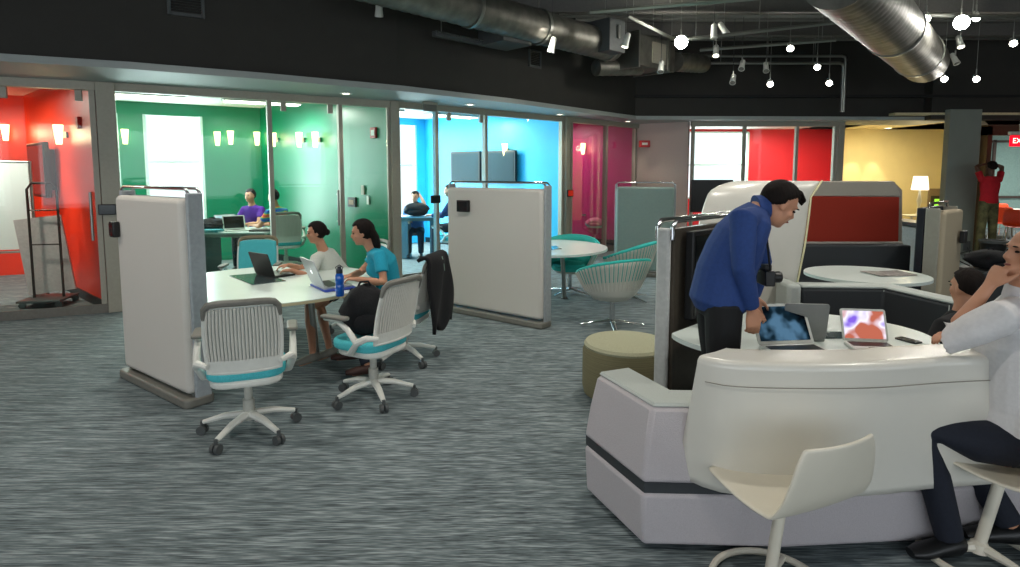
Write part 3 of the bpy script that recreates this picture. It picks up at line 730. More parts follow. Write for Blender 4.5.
# ================================================================ BOOTH SOFAS
def pathoff(P,d):
    out=[]
    for i,p in enumerate(P):
        if i==0: t=(P[1]-P[0]).normalized(); n=V((-t.y,t.x,0)); out.append(p+n*d)
        elif i==len(P)-1: t=(P[i]-P[i-1]).normalized(); n=V((-t.y,t.x,0)); out.append(p+n*d)
        else:
            t0=(P[i]-P[i-1]).normalized(); t1=(P[i+1]-P[i]).normalized(); n0_=V((-t0.y,t0.x,0)); n1_=V((-t1.y,t1.x,0)); m=(n0_+n1_).normalized(); out.append(p+m*(d/max(.4,m.dot(n0_))))
    return out
def band(P,prof):
    # prof: list of (offset to the left of path, z) closed loop
    cols=[pathoff(P,d) for d,z in prof]; m=len(prof); n=len(P)
    vs=[]; 
    for i in range(n):
        for k,(d,z) in enumerate(prof): q=cols[k][i]; vs.append((q.x,q.y,z))
    fs=[(i*m+k,i*m+(k+1)%m,(i+1)*m+(k+1)%m,(i+1)*m+k) for i in range(n-1) for k in range(m)]
    fs+=[tuple(range(m)),tuple((n-1)*m+k for k in range(m))[::-1]]
    return MB().add(vs,fs)
# front booth: belly line (z=.31), path runs left end -> corner -> along the front to the right; inside is to the left of travel
bp=[fl(584,440,.31),fl(643,489,.31),fl(790,492,.31),fl(925,486,.31),fl(1030,474,.31)]
bp=[V((p.x,p.y,0)) for p in bp]; e=bp[-1]; bp+=[e+V((.45,.35,0)),e+V((.7,.95,0))]
# small chamfer at the corner
c=bp[1]; 
so=thing('booth_sofa','large lilac grey booth sofa with a charcoal band in the right foreground','sofa',bp[1])
L=[p-bp[1] for p in bp]
obj('lower_body',band(L,[(.015,.03),(0,.285),(.5,.285),(.5,.03)]),SOFAF,so,bevel=.02)
obj('band',band(L,[(.012,.285),(.012,.335),(.45,.335),(.45,.285)]),BAND,so)
obj('backrest',band(L,[(.0,.335),(.03,.5),(.07,.645),(.10,.665),(.27,.665),(.30,.64),(.30,.335)]),SOFAF,so,bevel=.02)
obj('top_cover',band(pathoff(L,.0),[(.085,.662),(.10,.676),(.27,.676),(.285,.662)]),SOFAT,so,bevel=.006)
obj('seat',band(L[1:],[(.29,.30),(.28,.43),(.58,.43),(.58,.30)]),SOFAD,so,bevel=.03)
for k in (1,2,3,4): 
    q=pathoff(L,.14)[k]; obj('foot',MB().lathe([(.02,0),(.02,.035)],c=(q.x,q.y,0),n=12),DGREY,so)
# front shield / ledge panel
def shield(name,label,P,prof,mt,radius=.07,th=.018,parent=None,ext=None,corner=None):
    # P: dense plan path; prof [(off,z)] bottom->top ; rounds lower corners
    pass
def dense(P,step=.06,ends=(0,0)):
    # catmull through points
    out=[]
    for i in range(len(P)-1):
        p0=P[max(i-1,0)];p1=P[i];p2=P[i+1];p3=P[min(i+2,len(P)-1)]
        n=max(2,int((p2-p1).length/step))
        for k in range(n):
            t=k/n; out.append(.5*((2*p1)+(p2-p0)*t+(2*p0-5*p1+4*p2-p3)*t*t+(3*p1-p0-3*p2+p3)*t**3))
    out.append(P[-1]); return out
def curved_panel(label,P,prof,mt,name='curved_screen',cr=.08,th=.02,taper=0,parent=None):
    P=dense(P); o=parent or thing(name,label,'screen',V((P[0].x,P[0].y,0))); base=V((P[0].x,P[0].y,0)) if not parent else parent.location
    cols=[pathoff(P,d) for d,z in prof]; s=[0]
    for i in range(1,len(P)): s.append(s[-1]+(P[i]-P[i-1]).length)
    tot=s[-1]; z0=prof[0][1]; z1=prof[-1][1]
    G=[]
    for k,(d,z) in enumerate(prof):
        row=[]
        for i,q in enumerate(cols[k]):
            zz=z
            row.append(V((q.x,q.y,zz))-base)
        # corner rounding: pull ends inwards on the lowest and highest rows
        f=0
        if k==0: f=cr*.45
        elif k==1: f=cr*.25
        elif taper: f=cr*taper*max(0,(z-.42)/.5)+max(0,d-.02)*.3
        if f:
            for i in range(len(row)):
                if s[i]<f+1e-6:
                    j=max(a for a in range(len(s)-1) if s[a]<=f+1e-6); t=(f-s[j])/(s[j+1]-s[j]); q0=cols[k][j].lerp(cols[k][j+1],t); tmp=V((q0.x,q0.y,z))-base; row[i]=tmp.lerp(row[i],0.0)+(cols[k][1]-cols[k][0]).normalized()*(.0003*i)
        G.append(row)
    obj('panel',MB().grid(G),mt,o,solid=th,smooth=50)
    return o,G
pp=[fl(689,478,.36),fl(722,485,.36),fl(790,489,.36),fl(860,488,.36),fl(925,481,.36),fl(1035,470,.36)]
pp=[V((p.x,p.y,0)) for p in pp]; pp[0]+=V((.0,.07,0)); e=pp[-1]; pp+=[e+V((.3,.25,0))]
pp=pathoff(pp,-.035)
prof=[(0,.35),(-.002,.38),(-.004,.45),(-.004,.58),(0.0,.72),(.0,.80),(.0,.90),(.0,.918),(.007,.9255),(.03,.927),(.10,.928),(.17,.930),(.185,.931)]
sc,_=curved_panel('large curved white ledge screen behind the two white stools',pp,prof,SHIELD,cr=.09,taper=.9)
# seam line on the panel
dp=dense(pp); sm=pathoff(dp,-.016)
obj('seam',MB().tube([V((q.x,q.y,.833))-sc.location for q in sm[2:-1]],.0022,4),mat('seam_grey','#8f8a80',.6),sc)
# lower printed part: faint lighter zone is the band of the laminate
# back sofa of front booth
def P3(px,py,Y): q=at(px,py,Y); return V((q.x,q.y,0))
bk2=[P3(1035,290,4.0),P3(950,289,4.5),P3(884,284,5.08),P3(803,284,5.12)]
s2=thing('booth_sofa','charcoal booth sofa with pale top edge behind the laptop table','sofa',bk2[-1]); L2=[p-bk2[-1] for p in bk2]
obj('backrest',band(L2,[(0,.33),(0,.735),(-.13,.735),(-.13,.33)]),SOFAD,s2,bevel=.02)
obj('outer_shell',band(L2,[(-.13,.05),(-.17,.3),(-.17,.765),(-.005,.765),(-.005,.736),(-.13,.736)]),SOFAT,s2,bevel=.015)
obj('seat',band(L2,[(0,.12),(0,.43),(.42,.43),(.42,.12)]),SOFAD,s2,bevel=.03)
obj('band',band(L2,[(-.175,.3),(-.175,.34),(-.1,.34),(-.1,.3)]),BAND,s2)
qe=L2[-1]; obj('end_arm',MB().box((qe.x-.07,qe.y+.12,.41),(.12,.32,.74),rz=-.1),SOFAT,s2,bevel=.035)
for f in (1,2): 
    q=L2[f]; obj('cushion_seam',MB().tube([(q.x,q.y-.004,.44),(q.x,q.y-.004,.735)],.004,6),SOFAT,s2)
# tall white shield 1
Y=5.55
def tall_shield(label,pts,mt,Y,th=.03,edge=None,depth=.12,flange=None,name='tall_screen'):
    pass
q0=at(693,330,Y); 
o=thing('tall_screen','tall white curved booth screen behind the man in blue','screen',V((at(745,300,Y).x,Y,0)))
bx0=o.location
def wp(px,py,Yv): return at(px,py,Yv)-bx0
# outline rows top to bottom: left px, right px
rows=[(181,737,821,5.68),(184,722,819,5.62),(190,709,815,5.56),(197,706,810,5.53),(215,700,808,5.51),(245,694,804,5.5),(290,683,795,5.5),(335,675,788,5.5),(372,668,782,5.5)]
G=[]
for py,l,r,Yv in rows:
    row=[]
    for k in range(13):
        t=k/12; bulge=-.12*math.sin(PI*t); row.append(wp(l+(r-l)*t,py,Yv+bulge))
    G.append(row)
obj('panel',MB().grid(G),SHIELD,o,solid=.022,smooth=60,sub=1)
obj('edge_trim',MB().tube([g[-1]+V((.006,-.006,0)) for g in G[:]],.009,8),mat('cream_edge','#d8d2a8',.5),o)
bt=G[-1]; obj('foot',MB().box((bt[4].x,bt[4].y+.1,.03),(.5,.3,.06)),DGREY,o)
fy=G[-1][0].z+bx0.z
obj('support',MB().box((bt[4].x,bt[4].y+.12,(fy+.3)/2),(.12,.05,fy+.35)),ALU,o)
# rear booth red panel
Y=7.6
o=thing('upholstered_screen','tall rear booth screen with brick red upholstered panel','screen',V((at(850,250,Y).x,Y,0))); b0=o.location
def wq(px,py,dy=0): p=at(px,py,Y+dy); return (p.x-b0.x,p.z)
out=[(wq(782,277)[0],.02),wq(786,215),wq(798,181),wq(892,181),wq(901,190),(wq(902,277)[0],.02)]
obj('shell',MB().prism(out,-.04,.04,M=RX),mat('taupe_laminate','#8f877c',.5,var=.03),o,bevel=.02)
rp=[wq(798,243,-.06),wq(801,205,-.06),wq(803,196,-.06),wq(899,197,-.06),wq(898,243,-.06)]
obj('red_panel',MB().prism(rp,.045,.075,M=RX),mat('brick_red_fabric','#8e2410',.9,var=.08,scale=150,bump=.2),o,bevel=.012)
tr=[wq(797,181.5),wq(892,181.5),wq(898,196),wq(800,196)]
obj('headband',MB().prism(tr,.042,.06,M=RX),mat('headband_grey','#989286',.5,var=.02),o,bevel=.008)
s3=thing('booth_sofa','dark grey rear booth sofa beneath the brick red panel','sofa',(b0.x,7.2,0))
x0=at(786,260,7.2).x-b0.x; x1=at(908,260,7.2).x-b0.x
obj('backrest',MB().box(((x0+x1)/2,.05,.61),(x1-x0,.2,.50)),SOFAD,s3,bevel=.02)
obj('seat',MB().box(((x0+x1)/2,-.22,.24),(x1-x0,.5,.4)),SOFAD,s3,bevel=.03)
obj('shell',MB().box(((x0+x1)/2,.17,.45),(x1-x0+.06,.05,.86)),mat('shell_greybeige','#8f8a82',.6),s3,bevel=.015)
obj('band',MB().box(((x0+x1)/2,-.475,.1),(x1-x0,.02,.04)),SOFAT,s3)
# grey booth end with paper sign behind
q=at(908,240,8.6); o=thing('side_cabinet','grey cabinet end with dark top and paper sign right of the red panel','cabinet',(q.x,8.6,0))
hz=at(905,221,8.6).z
obj('body',MB().box((0,0,hz/2-.03),(.32,.9,hz-.06)),mat('cabinet_grey','#8c8c8a',.6),o,bevel=.01); obj('top',MB().box((0,0,hz-.02),(.36,.94,.05)),BLACK,o,bevel=.005)
z=at(907,237,8.6).z; obj('paper_sign',MB().box((.03,-.456,z),(.2,.005,.1)),mat('paper','#e8e6e0',.8),o)
def text(s,size,loc,rot,m,parent=None,name='lettering',ext=.001):
    c=bpy.data.curves.new(name,'FONT'); c.body=s; c.size=size; c.align_x='CENTER'; c.align_y='CENTER'; c.extrude=ext
    t=bpy.data.objects.new(name,c); COL.objects.link(t); t.data.materials.append(m); t.location=loc; t.rotation_euler=rot
    bpy.context.view_layer.update(); me=bpy.data.meshes.new_from_object(t.evaluated_get(bpy.context.evaluated_depsgraph_get())); q=bpy.data.objects.new(name,me); COL.objects.link(q); q.location=loc; q.rotation_euler=rot
    if not me.materials: me.materials.append(m)
    bpy.data.objects.remove(t)
    if parent: q.parent=parent
    return q
text('Sar',.075,(.03,-.461,z),(PI/2,0,0),BLACK,o)
# ================================================================ STOOLS
def stool(label,loc,rz,lean=(0,0),src=None):
    o=thing('swivel_stool',label,'stool',loc,rz,group='white shell stools at the ledge')
    # faces +Y. shell seat
    def sh(u,v): # v 0 front .. 1 back top
        pr=[(.25,.425),(.225,.445),(.12,.445),(0,.43),(-.11,.43),(-.17,.455),(-.21,.52),(-.235,.60),(-.252,.68),(-.265,.75)]
        t=v*(len(pr)-1); i=min(int(t),len(pr)-2); f=t-i; y=pr[i][0]*(1-f)+pr[i+1][0]*f; z=pr[i][1]*(1-f)+pr[i+1][1]*f
        wd=[.15,.205,.235,.245,.25,.25,.24,.225,.21,.18]; w_=wd[i]*(1-f)+wd[i+1]*f
        k=.02*u*u if v<.5 else .02*u*u*(1-v)
        yb=.03*u*u*(max(0,v-.5)*2)
        return V((u*w_*1.0+lean[0],y+yb+lean[1],z+k+ .0))
    N=28; G=[[sh(-1+2*i/14,j/N) for i in range(15)] for j in range(N+1)]
    obj('shell',MB().grid(G),mat('cream_shell','#e3dccb',.35,var=.02,scale=6),o,solid=.016,smooth=60,sub=1,bevel=0)
    obj('post',MB().tube([(0,0,.05),(lean[0]*.9,lean[1]*.9,.425)],.024,16),MATS['cream_shell'],o)
    obj('seat_mount',MB().lathe([(.03,.37),(.09,.41),(.09,.42)],c=(lean[0],lean[1],0),n=20),MATS['cream_shell'],o)
    ring=MB().tube([(.23*math.cos(a),.23*math.sin(a),.018) for a in [2*PI*i/40 for i in range(40)]],.015,8,closed=True)
    obj('base_ring',ring,MATS['cream_shell'],o)
    for k in range(3):
        a=2*PI*k/3+.5; obj('base_spoke',MB().tube([(0,0,.055),(.12*math.cos(a),.12*math.sin(a),.04),(.225*math.cos(a),.225*math.sin(a),.02)],[.026,.016,.013],8),MATS['cream_shell'],o)
    obj('hub',MB().lathe([(.04,.03),(.035,.07),(.02,.08)],n=16),MATS['cream_shell'],o)
    return o
q=fl(769,589); stool('empty white shell stool in front of the curved ledge screen',q,math.radians(23),lean=(.04,-.02))
q5=fl(978,557); ST=stool('white shell stool that the man in white shirt sits on',q5,math.radians(28),lean=(.07,-.05))
# ================================================================ LAPTOPS AND TABLE TOP THINGS
def glyph_apple(s):
    P=[]
    for i in range(40):
        a=2*PI*i/40; r=1+.08*math.cos(2*a)-.12*max(0,math.sin(a))**6-.07*max(0,-math.sin(a))**8
        x=r*math.cos(a)*.85; y=r*math.sin(a)
        dx,dy=x-1.02,y-.12
        if dx*dx+dy*dy<.14: k=.374/math.hypot(dx,dy); x=1.02+dx*k; y=.12+dy*k
        P.append((x*s,y*s))
    return P
def laptop(label,p,rz,w=.33,d=.23,tilt=105,lid=None,base=None,screen=None,logo=False,th=.018,group=None):
    # user sits toward -Y local; hinge at +Y
    o=thing('laptop',label,'laptop',p,rz,group=group); lid=lid or STEEL; base=base or lid
    obj('base',MB().prism(rrect(w,d,.02),0,th),base,o,bevel=.003)
    obj('keyboard',MB().box((0,.03,th+.001),(w*.86,d*.45,.002)),BLACK,o); obj('trackpad',MB().box((0,-d*.3,th+.001),(w*.3,d*.25,.002)),GREYP,o)
    R=Matrix.Rotation(math.radians(180-tilt),3,'X')   # lid rises from hinge
    a=math.radians(tilt); up=V((0,-math.cos(a),math.sin(a))); nb=V((0,math.sin(a),math.cos(a))); h=V((0,d/2-.004,th))
    def L(x,u,n): return h+V((x,0,0))+up*u+nb*n
    def slab(w0,u0,u1,n0_,n1_,r=.015):
        m=MB(); pl=rrect(w0,u1-u0,r,cy=(u0+u1)/2); vs=[L(x,y,n0_) for x,y in pl]+[L(x,y,n1_) for x,y in pl]; n=len(pl)
        return m.add(vs,[tuple(range(n))[::-1],tuple(range(n,2*n))]+[(i,(i+1)%n,n+(i+1)%n,n+i) for i in range(n)])
    l=obj('lid',slab(w,0,d,-.004,.004),lid,o)
    obj('screen',slab(w*.9,d*.08,d*.93,-.0055,-.0042,.003),screen or mat('dark_screen','#20282a',.15),l)
    if logo:
        g=glyph_apple(.022); n=len(g)
        m=MB().add([L(-x,y+d*.52,.0055) for x,y in g],[tuple(range(n))])
        lf=[(.0,.026),(.004,.032),(.011,.037),(.010,.030),(.004,.026)]; m.add([L(-x,y+d*.52,.0055) for x,y in lf],[tuple(range(5))])
        obj('logo',m,emat('logo_glow','#f2f6f8',1.6),l)
    return o
def screenmat(name,cols,scale,strength,pos=(.35,.5,.65)):
    m=bpy.data.materials.new(name); m.use_nodes=True; nt=m.node_tree; nt.nodes.clear(); N=nt.nodes; Lk=nt.links
    tc=N.new('ShaderNodeTexCoord'); nz=N.new('ShaderNodeTexNoise'); nz.inputs['Scale'].default_value=scale; cr=N.new('ShaderNodeValToRGB')
    el=cr.color_ramp.elements; el[0].position=pos[0]; el[0].color=lin(cols[0])+[1]; el[1].position=pos[2]; el[1].color=lin(cols[2])+[1]; x=el.new(pos[1]); x.color=lin(cols[1])+[1]
    e=N.new('ShaderNodeEmission'); e.inputs[1].default_value=strength; o=N.new('ShaderNodeOutputMaterial')
    Lk.new(tc.outputs['Object'],nz.inputs['Vector']); Lk.new(nz.outputs['Fac'],cr.inputs[0]); Lk.new(cr.outputs[0],e.inputs[0]); Lk.new(e.outputs[0],o.inputs[0]); return m
def yaw_to(d): # rotation so that local -Y points along d
    d=V(d); return math.atan2(d.y,d.x)+PI/2
ZT=.741
q=fl(276,275,ZT); laptop('black laptop open in front of the woman in the pale shirt',V((q.x,q.y,ZT)),yaw_to((.6,.8,0)),lid=BLACK,tilt=108)
q=fl(333,287,ZT); 
q2=V((q.x,q.y,ZT)); r=yaw_to((.8,.6,0))
tag(obj('folder',MB().prism(rrect(.40,.28,.02),0,.016,M=Matrix.Rotation(r,3,'Z')),mat('blue_folder','#1d3c9c',.5),bevel=.004),'blue folder lying under the silver laptop','folder').location=q2
laptop('silver laptop with glowing fruit logo on a blue folder',q2+V((-.01,0,.0165)),r,lid=mat('silver_lid','#b9bcbe',.35,metal=.7,var=.02),logo=True,tilt=112,w=.34,d=.25)
# bottle
q=fl(340,296,ZT); o=thing('water_bottle','blue sports bottle with dark lid at front edge of the left table','bottle',(q.x,q.y,ZT))
obj('body',MB().lathe([(.03,0),(.034,.01),(.034,.09),(.031,.10),(.034,.11),(.034,.165),(.024,.19)],n=24),mat('blue_bottle','#1559b8',.15,var=.05,coat=.5),o)
obj('cap',MB().lathe([(.027,.188),(.027,.215),(.018,.222),(.014,.24),(.01,.243)],n=20),mat('navy_cap','#0c1626',.4),o); obj('carry_loop',MB().tube([(.02,0,.21),(.03,0,.235),(.0,0,.255),(-.03,0,.235),(-.02,0,.21)],.004,6),MATS['navy_cap'],o)
# booth laptops
bez=mat('white_bezel','#d2d6d0',.4)
q=fl(788,349,ZT)
laptop('white framed laptop showing a dark blue picture on the booth table',V((at(798,340,3.27).x,3.26,ZT)),math.radians(0)+.12,w=.34,d=.24,lid=bez,tilt=120,screen=screenmat('dark_blue_picture',('#05080c','#12242f','#4a6c86'),9,1.0))
laptop('silver laptop seen from behind on the far side of the booth table',V((at(795,340,3.62).x,3.60,ZT)),math.radians(174),w=.25,d=.22,lid=mat('dull_silver','#8b8d8c',.5,metal=.3,var=.03),tilt=100)
laptop('small white tablet computer showing a pink face picture on booth table',V((at(868,340,3.6).x-.13,3.34,ZT)),math.radians(-8),w=.25,d=.19,lid=bez,tilt=112,screen=screenmat('pink_picture',('#7a5ad0','#e9e4f4','#b0604c'),7,1.1,(.38,.48,.56)))
tag(obj('table_plate',MB().prism(rrect(.24,.14,.01),0,.006),MATS['dark_glass_plate']),'dark plate set in booth table beside the silver laptop','table plate').location=(T3.x+.16,3.62,ZT)
ph=thing('phone','dark phone lying at the right end of the booth table','phone',(at(903,344,3.62).x-.05,3.50,ZT),.4)
obj('body',MB().prism(rrect(.07,.13,.012),0,.009),BLACK,ph,bevel=.002); obj('screen',MB().prism(rrect(.062,.11,.004),.0091,.0098),mat('dark_screen','#20282a',.15),ph)
q=fl(888,274,ZT); m=thing('magazine','open magazine on the rear oval booth table','magazine',(q.x,q.y,ZT),.1)
obj('left_page',MB().box((-.10,0,.006),(.2,.27,.006),M=Matrix.Rotation(.04,3,'Y')),mat('magazine_page','#8d867e',.5,var=.5,scale=14),m); obj('right_page',MB().box((.10,0,.006),(.2,.27,.006),M=Matrix.Rotation(-.04,3,'Y')),mat('magazine_page_b','#77706c',.5,var=.5,scale=18),m)
# ================================================================ PEOPLE
def hand(mb,w,d,n,side,sz=1.0,curl=.5,spread=1.0):
    # w wrist, d direction along hand, n palm normal (out of the palm), side: +1 thumb on cross(d,n) side
    w=V(w); d=V(d).normalized(); n=V(n); n=(n-d*n.dot(d)).normalized(); t=d.cross(n)*side
    s=sz
    mb.loft([(w-d*.02*s,.026*s,.021*s),(w+d*.015*s,.03*s,.019*s),(w+d*.05*s,.040*s,.017*s),(w+d*.088*s,.041*s,.014*s)],t,14)
    for k,(o,L) in enumerate(((.030,.072),(.0105,.082),(-.0095,.076),(-.029,.060))):
        b=w+d*.082*s+t*o*s; c=curl*(1+.12*k)
        p=[b-d*.02*s,b]; a=0
        for f,r in ((.45,1),(.3,1),(.25,1)):
            a+=c*.9; dd=d*math.cos(a)+n*math.sin(a)+t*(o*2*spread)*.3; p.append(p[-1]+dd.normalized()*L*f*s)
        mb.tube(p,[.0085*s,.009*s,.0082*s,.0075*s,.006*s],8)
    b=w+d*.02*s+t*.026*s; q1=b+(d*.55+t*.7+n*.25).normalized()*.035*s; q2=q1+(d*.85+t*.25+n*.35).normalized()*.03*s; q3=q2+(d*.9+n*.45-t*.1).normalized()*.022*s
    mb.tube([b-d*.01*s,q1,q2,q3],[.013*s,.0115*s,.0095*s,.0065*s],8)
def person(label,J,top,bottom,skin=SKIN,hair=HAIR,s=1.0,fem=False,lat=(0,1,0),hf=(1,0,0),hu=(0,0,1),sleeve='long',hairstyle='short',shoes=BLACK,vox=.0095,bare_legs=0,palm={},curl=.5,collar=False,belt=False,sh_w=1.0,tuck=.0,gd=1.0):
    lat=V(lat).normalized(); P={k:V(v) for k,v in J.items()}
    base=V((P['pelvis'].x,P['pelvis'].y,0)); o=thing('person',label,'person',base)
    P={k:v-base for k,v in P.items()}
    pel,ch,nk,hd=P['pelvis'],P['chest'],P['neck'],P['head']
    wst=P.get('waist',pel.lerp(ch,.45))
    def torso(mb,g=0.0,top_=True,low=True):
        secs=[]
        if low: secs+=[(pel+(pel-wst)*.35,.12*s+g,.095*s+g),(pel,.165*s+g,.118*s*(.5+.5*gd)+g)]
        a=.135 if fem else .15
        secs+=[(wst,a*s+g,.10*s*gd+g),(wst.lerp(ch,.6),(.15 if fem else .168)*s+g,.112*s*(.5+.5*gd)+g),(ch,(.155 if fem else .178)*s+g,.118*s+g),(ch.lerp(nk,.62),(.13 if fem else .15)*s*sh_w+g,.085*s+g),(nk,.06*s+g*.6,.055*s+g*.6)]
        mb.loft(secs,lat,20)
        if fem: 
            hf_=V(hf); f=lat.cross((nk-pel).normalized()); f=f if f.dot(V((hf_.x,hf_.y,0)))>0 else -f
            for q in (-1,1): mb.ell(ch.lerp(wst,.18)+f*.085*s+lat*q*.065*s,(.058*s+g,.058*s+g,.062*s+g))
    body=MB(); torso(body)
    # neck and head
    body.tube([nk-(hd-nk)*.15,nk.lerp(hd,.35),nk.lerp(hd,.8)],[.062*s,.054*s,.052*s],14)
    U=V(hu).normalized(); Fw=V(hf); Fw=(Fw-U*Fw.dot(U)).normalized(); R_=Fw.cross(U)
    M=Matrix((R_,Fw,U)).transposed()
    def hp(x,y,z): return hd+M@V((x,y,z))*s
    k=s
    body.ell(hp(0,-.012,.03),(.074*k,.094*k,.088*k),M)
    body.ell(hp(0,.02,-.035),(.060*k,.068*k,.078*k),M)
    body.ell(hp(0,.055,-.088),(.026*k,.024*k,.02*k),M)
    body.loft([(hp(0,.07,.03),.009*k,.01*k),(hp(0,.088,.0),.012*k,.012*k),(hp(0,.102,-.018),.016*k,.012*k),(hp(0,.088,-.03),.013*k,.01*k)],R_,8)
    body.ell(hp(0,.074,.032),(.052*k,.016*k,.010*k),M); body.ell(hp(0,.079,-.052),(.024*k,.013*k,.011*k),M)
    for q in (-1,1):
        body.ell(hp(q*.043,.055,-.022),(.022*k,.02*k,.02*k),M)
        body.ell(hp(q*.074,-.008,-.005),(.01*k,.019*k,.032*k),M)
    # limbs
    top_mb=MB(); torso(top_mb,.013,low=not tuck)
    bot=MB(); bot.loft([(pel+(pel-wst)*.45,.12*s,.1*s),(pel+(pel-wst)*.1,.176*s,.128*s),(pel.lerp(wst,.45),.16*s,.122*s),(pel.lerp(wst,.62),.155*s,.116*s)],lat,20)
    shoe_l=[]
    for q in ('l','r'):
        sh,el,wr=P['sh_'+q],P['el_'+q],P['wr_'+q]; out=(sh-nk); out=(lat*out.dot(lat)); out=out.normalized() if out.length>1e-5 else lat
        body.tube([nk.lerp(sh,.35)+V((0,0,-.03)),sh,sh.lerp(el,.45),el,el.lerp(wr,.3),el.lerp(wr,.75),wr],[.05*s,(.048 if fem else .056)*s,(.040 if fem else .047)*s,.035*s,(.036 if fem else .040)*s,.028*s,.024*s],14)
        d=P.get('hd_'+q,wr-el+V((0,0,0))) if 'hd_'+q not in J else V(J['hd_'+q])
        pn=V(palm.get(q,(0,0,-1))); hand(body,wr,d,pn,-1 if q=='l' else 1,.95*s if fem else 1.05*s,curl if not isinstance(curl,dict) else curl[q])
        if sleeve=='long': ends=[(sh,.072),(sh.lerp(el,.5),.064),(el,.055),(el.lerp(wr,.5),.05),(el.lerp(wr,.93),.042)]
        elif sleeve=='rolled': ends=[(sh,.076),(sh.lerp(el,.5),.072),(el,.062),(el.lerp(wr,.22),.06)]
        else: ends=[(sh,.066),(sh.lerp(el,.4),.062),(sh.lerp(el,.62),.062)]
        top_mb.tube([nk.lerp(sh,.3)+V((0,0,-.035))]+[e[0] for e in ends],[.062*s]+[e[1]*s for e in ends],14)
        hp_=pel+lat*(1 if (sh-pel).dot(lat)>0 else -1)*.085*s; kn,an=P['kn_'+q],P['an_'+q]
        body.tube([hp_,hp_.lerp(kn,.4),kn,kn.lerp(an,.3),kn.lerp(an,.75),an],[.085*s,.075*s,.052*s,.054*s,.038*s,.034*s],14)
        td=V(J.get('toe_'+q,(V(hf).x,V(hf).y,0))); td.z=0; td.normalize()
        body.loft([(an+V((0,0,-.03))-td*.04,.032*s,.03*s),(an+V((0,0,-.045))+td*.05,.038*s,.028*s),(an+V((0,0,-.06))+td*.14,.036*s,.016*s)],td.cross(V((0,0,1))),12)
        g=.014
        if not bare_legs: bot.tube([hp_+V((0,0,.02)),hp_.lerp(kn,.4),kn,kn.lerp(an,.4),kn.lerp(an,.97)],[.1*s,.092*s,.072*s,.066*s,.058*s],16)
        else: bot.tube([hp_+V((0,0,.02)),hp_.lerp(kn,.4),hp_.lerp(kn,bare_legs)],[.1*s,.09*s,.082*s],16)
        sm=MB(); sd=td.cross(V((0,0,1)))
        fz=an.z-.075*s
        ov=[]
        sm.loft([(V((an.x,an.y,0))-td*.065*s+V((0,0,fz+.045)),.028*s,.035*s),(V((an.x,an.y,0))-td*.03*s+V((0,0,fz+.05)),.042*s,.048*s),(V((an.x,an.y,0))+td*.06*s+V((0,0,fz+.042)),.046*s,.04*s),(V((an.x,an.y,0))+td*.14*s+V((0,0,fz+.032)),.048*s,.03*s),(V((an.x,an.y,0))+td*.19*s+V((0,0,fz+.026)),.03*s,.02*s)],sd,14)
        shoe_l.append(sm)
    obj('body',body,skin,o,remesh=vox)
    obj('shirt',top_mb,top,o,remesh=vox); obj('trousers',bot,bottom,o,remesh=vox)
    for sm in shoe_l: obj('shoe',sm,shoes,o,smooth=60)
    for q in (-1,1):
        obj('eye',MB().ell(hp(q*.03,.0755,.008),(.011*k,.009*k,.006*k),M,n=10,k=6),mat('eye_dark','#1c1512',.2),o)
        if hairstyle!='bald' or True: obj('eyebrow',MB().ell(hp(q*.031,.086,.030),(.017*k,.006*k,.0035*k),M,n=8,k=6),hair,o)
    obj('lips',MB().ell(hp(0,.088,-.052),(.021*k,.008*k,.006*k),M,n=10,k=6),mat('lips','#8e4a42',.5),o)
    if hairstyle!='bald':
        h=MB(); NN,KK=44,30; vs=[]
        for i in range(KK+1):
            ph=PI*i/KK
            for j in range(NN):
                a=2*PI*j/NN; u=V((math.sin(ph)*math.cos(a),math.sin(ph)*math.sin(a),math.cos(ph)))
                line=(.44+.18*abs(u.x) if u.y>.5 else (.44-(.5-u.y)*(3.2 if fem else 1.0) if u.y>.1 else ((-.75 if fem else -.28)-(.1-u.y)*.62)))
                t=max(0,min(1,(u.z-line)/.10+.5)); sc_=.86+(.27+.02*math.sin(9*a)*math.sin(3*ph))*t
                vs.append(hp(u.x*.075*sc_,-.014+u.y*.096*sc_,.03+u.z*.092*sc_))
        h.add(vs,[(i*NN+j,(i+1)*NN+j,(i+1)*NN+(j+1)%NN,i*NN+(j+1)%NN) for i in range(KK) for j in range(NN)])
        obj('hair',h,hair,o,smooth=180)
        if hairstyle=='bun': obj('hair_bun',MB().ell(hp(0,-.115,-.005),(.038*k,.034*k,.036*k),M),hair,o)
        if hairstyle=='fringe':
            obj('hair_fringe',MB().loft([(hp(.02,.04,.112),.03*k,.012*k),(hp(.0,.078,.098),.04*k,.014*k),(hp(-.02,.094,.078),.03*k,.006*k)],R_,10),hair,o)
        if hairstyle=='long':
            obj('hair_length',MB().loft([(hp(0,-.085,.02),.07*k,.035*k),(hp(0,-.11,-.06),.062*k,.04*k),(hp(0,-.115,-.14),.045*k,.035*k),(hp(0,-.11,-.21),.02*k,.015*k)],R_,14),hair,o)
    if collar:
        t=(hd-nk).normalized(); q=nk.lerp(hd,.12); M2=t.to_track_quat('Z','Y').to_matrix()
        obj('collar',MB().lathe([(.072*s,-.03*s),(.067*s,.02*s),(.064*s,.03*s),(.06*s,.0)],c=q,n=24,M=M2),top,o)
    if belt:
        q=pel.lerp(wst,.42); t=(wst-pel).normalized(); b=MB()
        lo=[(q-t*.02,.17*s,.128*s),(q+t*.02,.168*s,.126*s)]; b.loft(lo,lat,24); obj('belt',b,mat('belt_leather','#16110e',.3),o)
    return o,P,base,hp
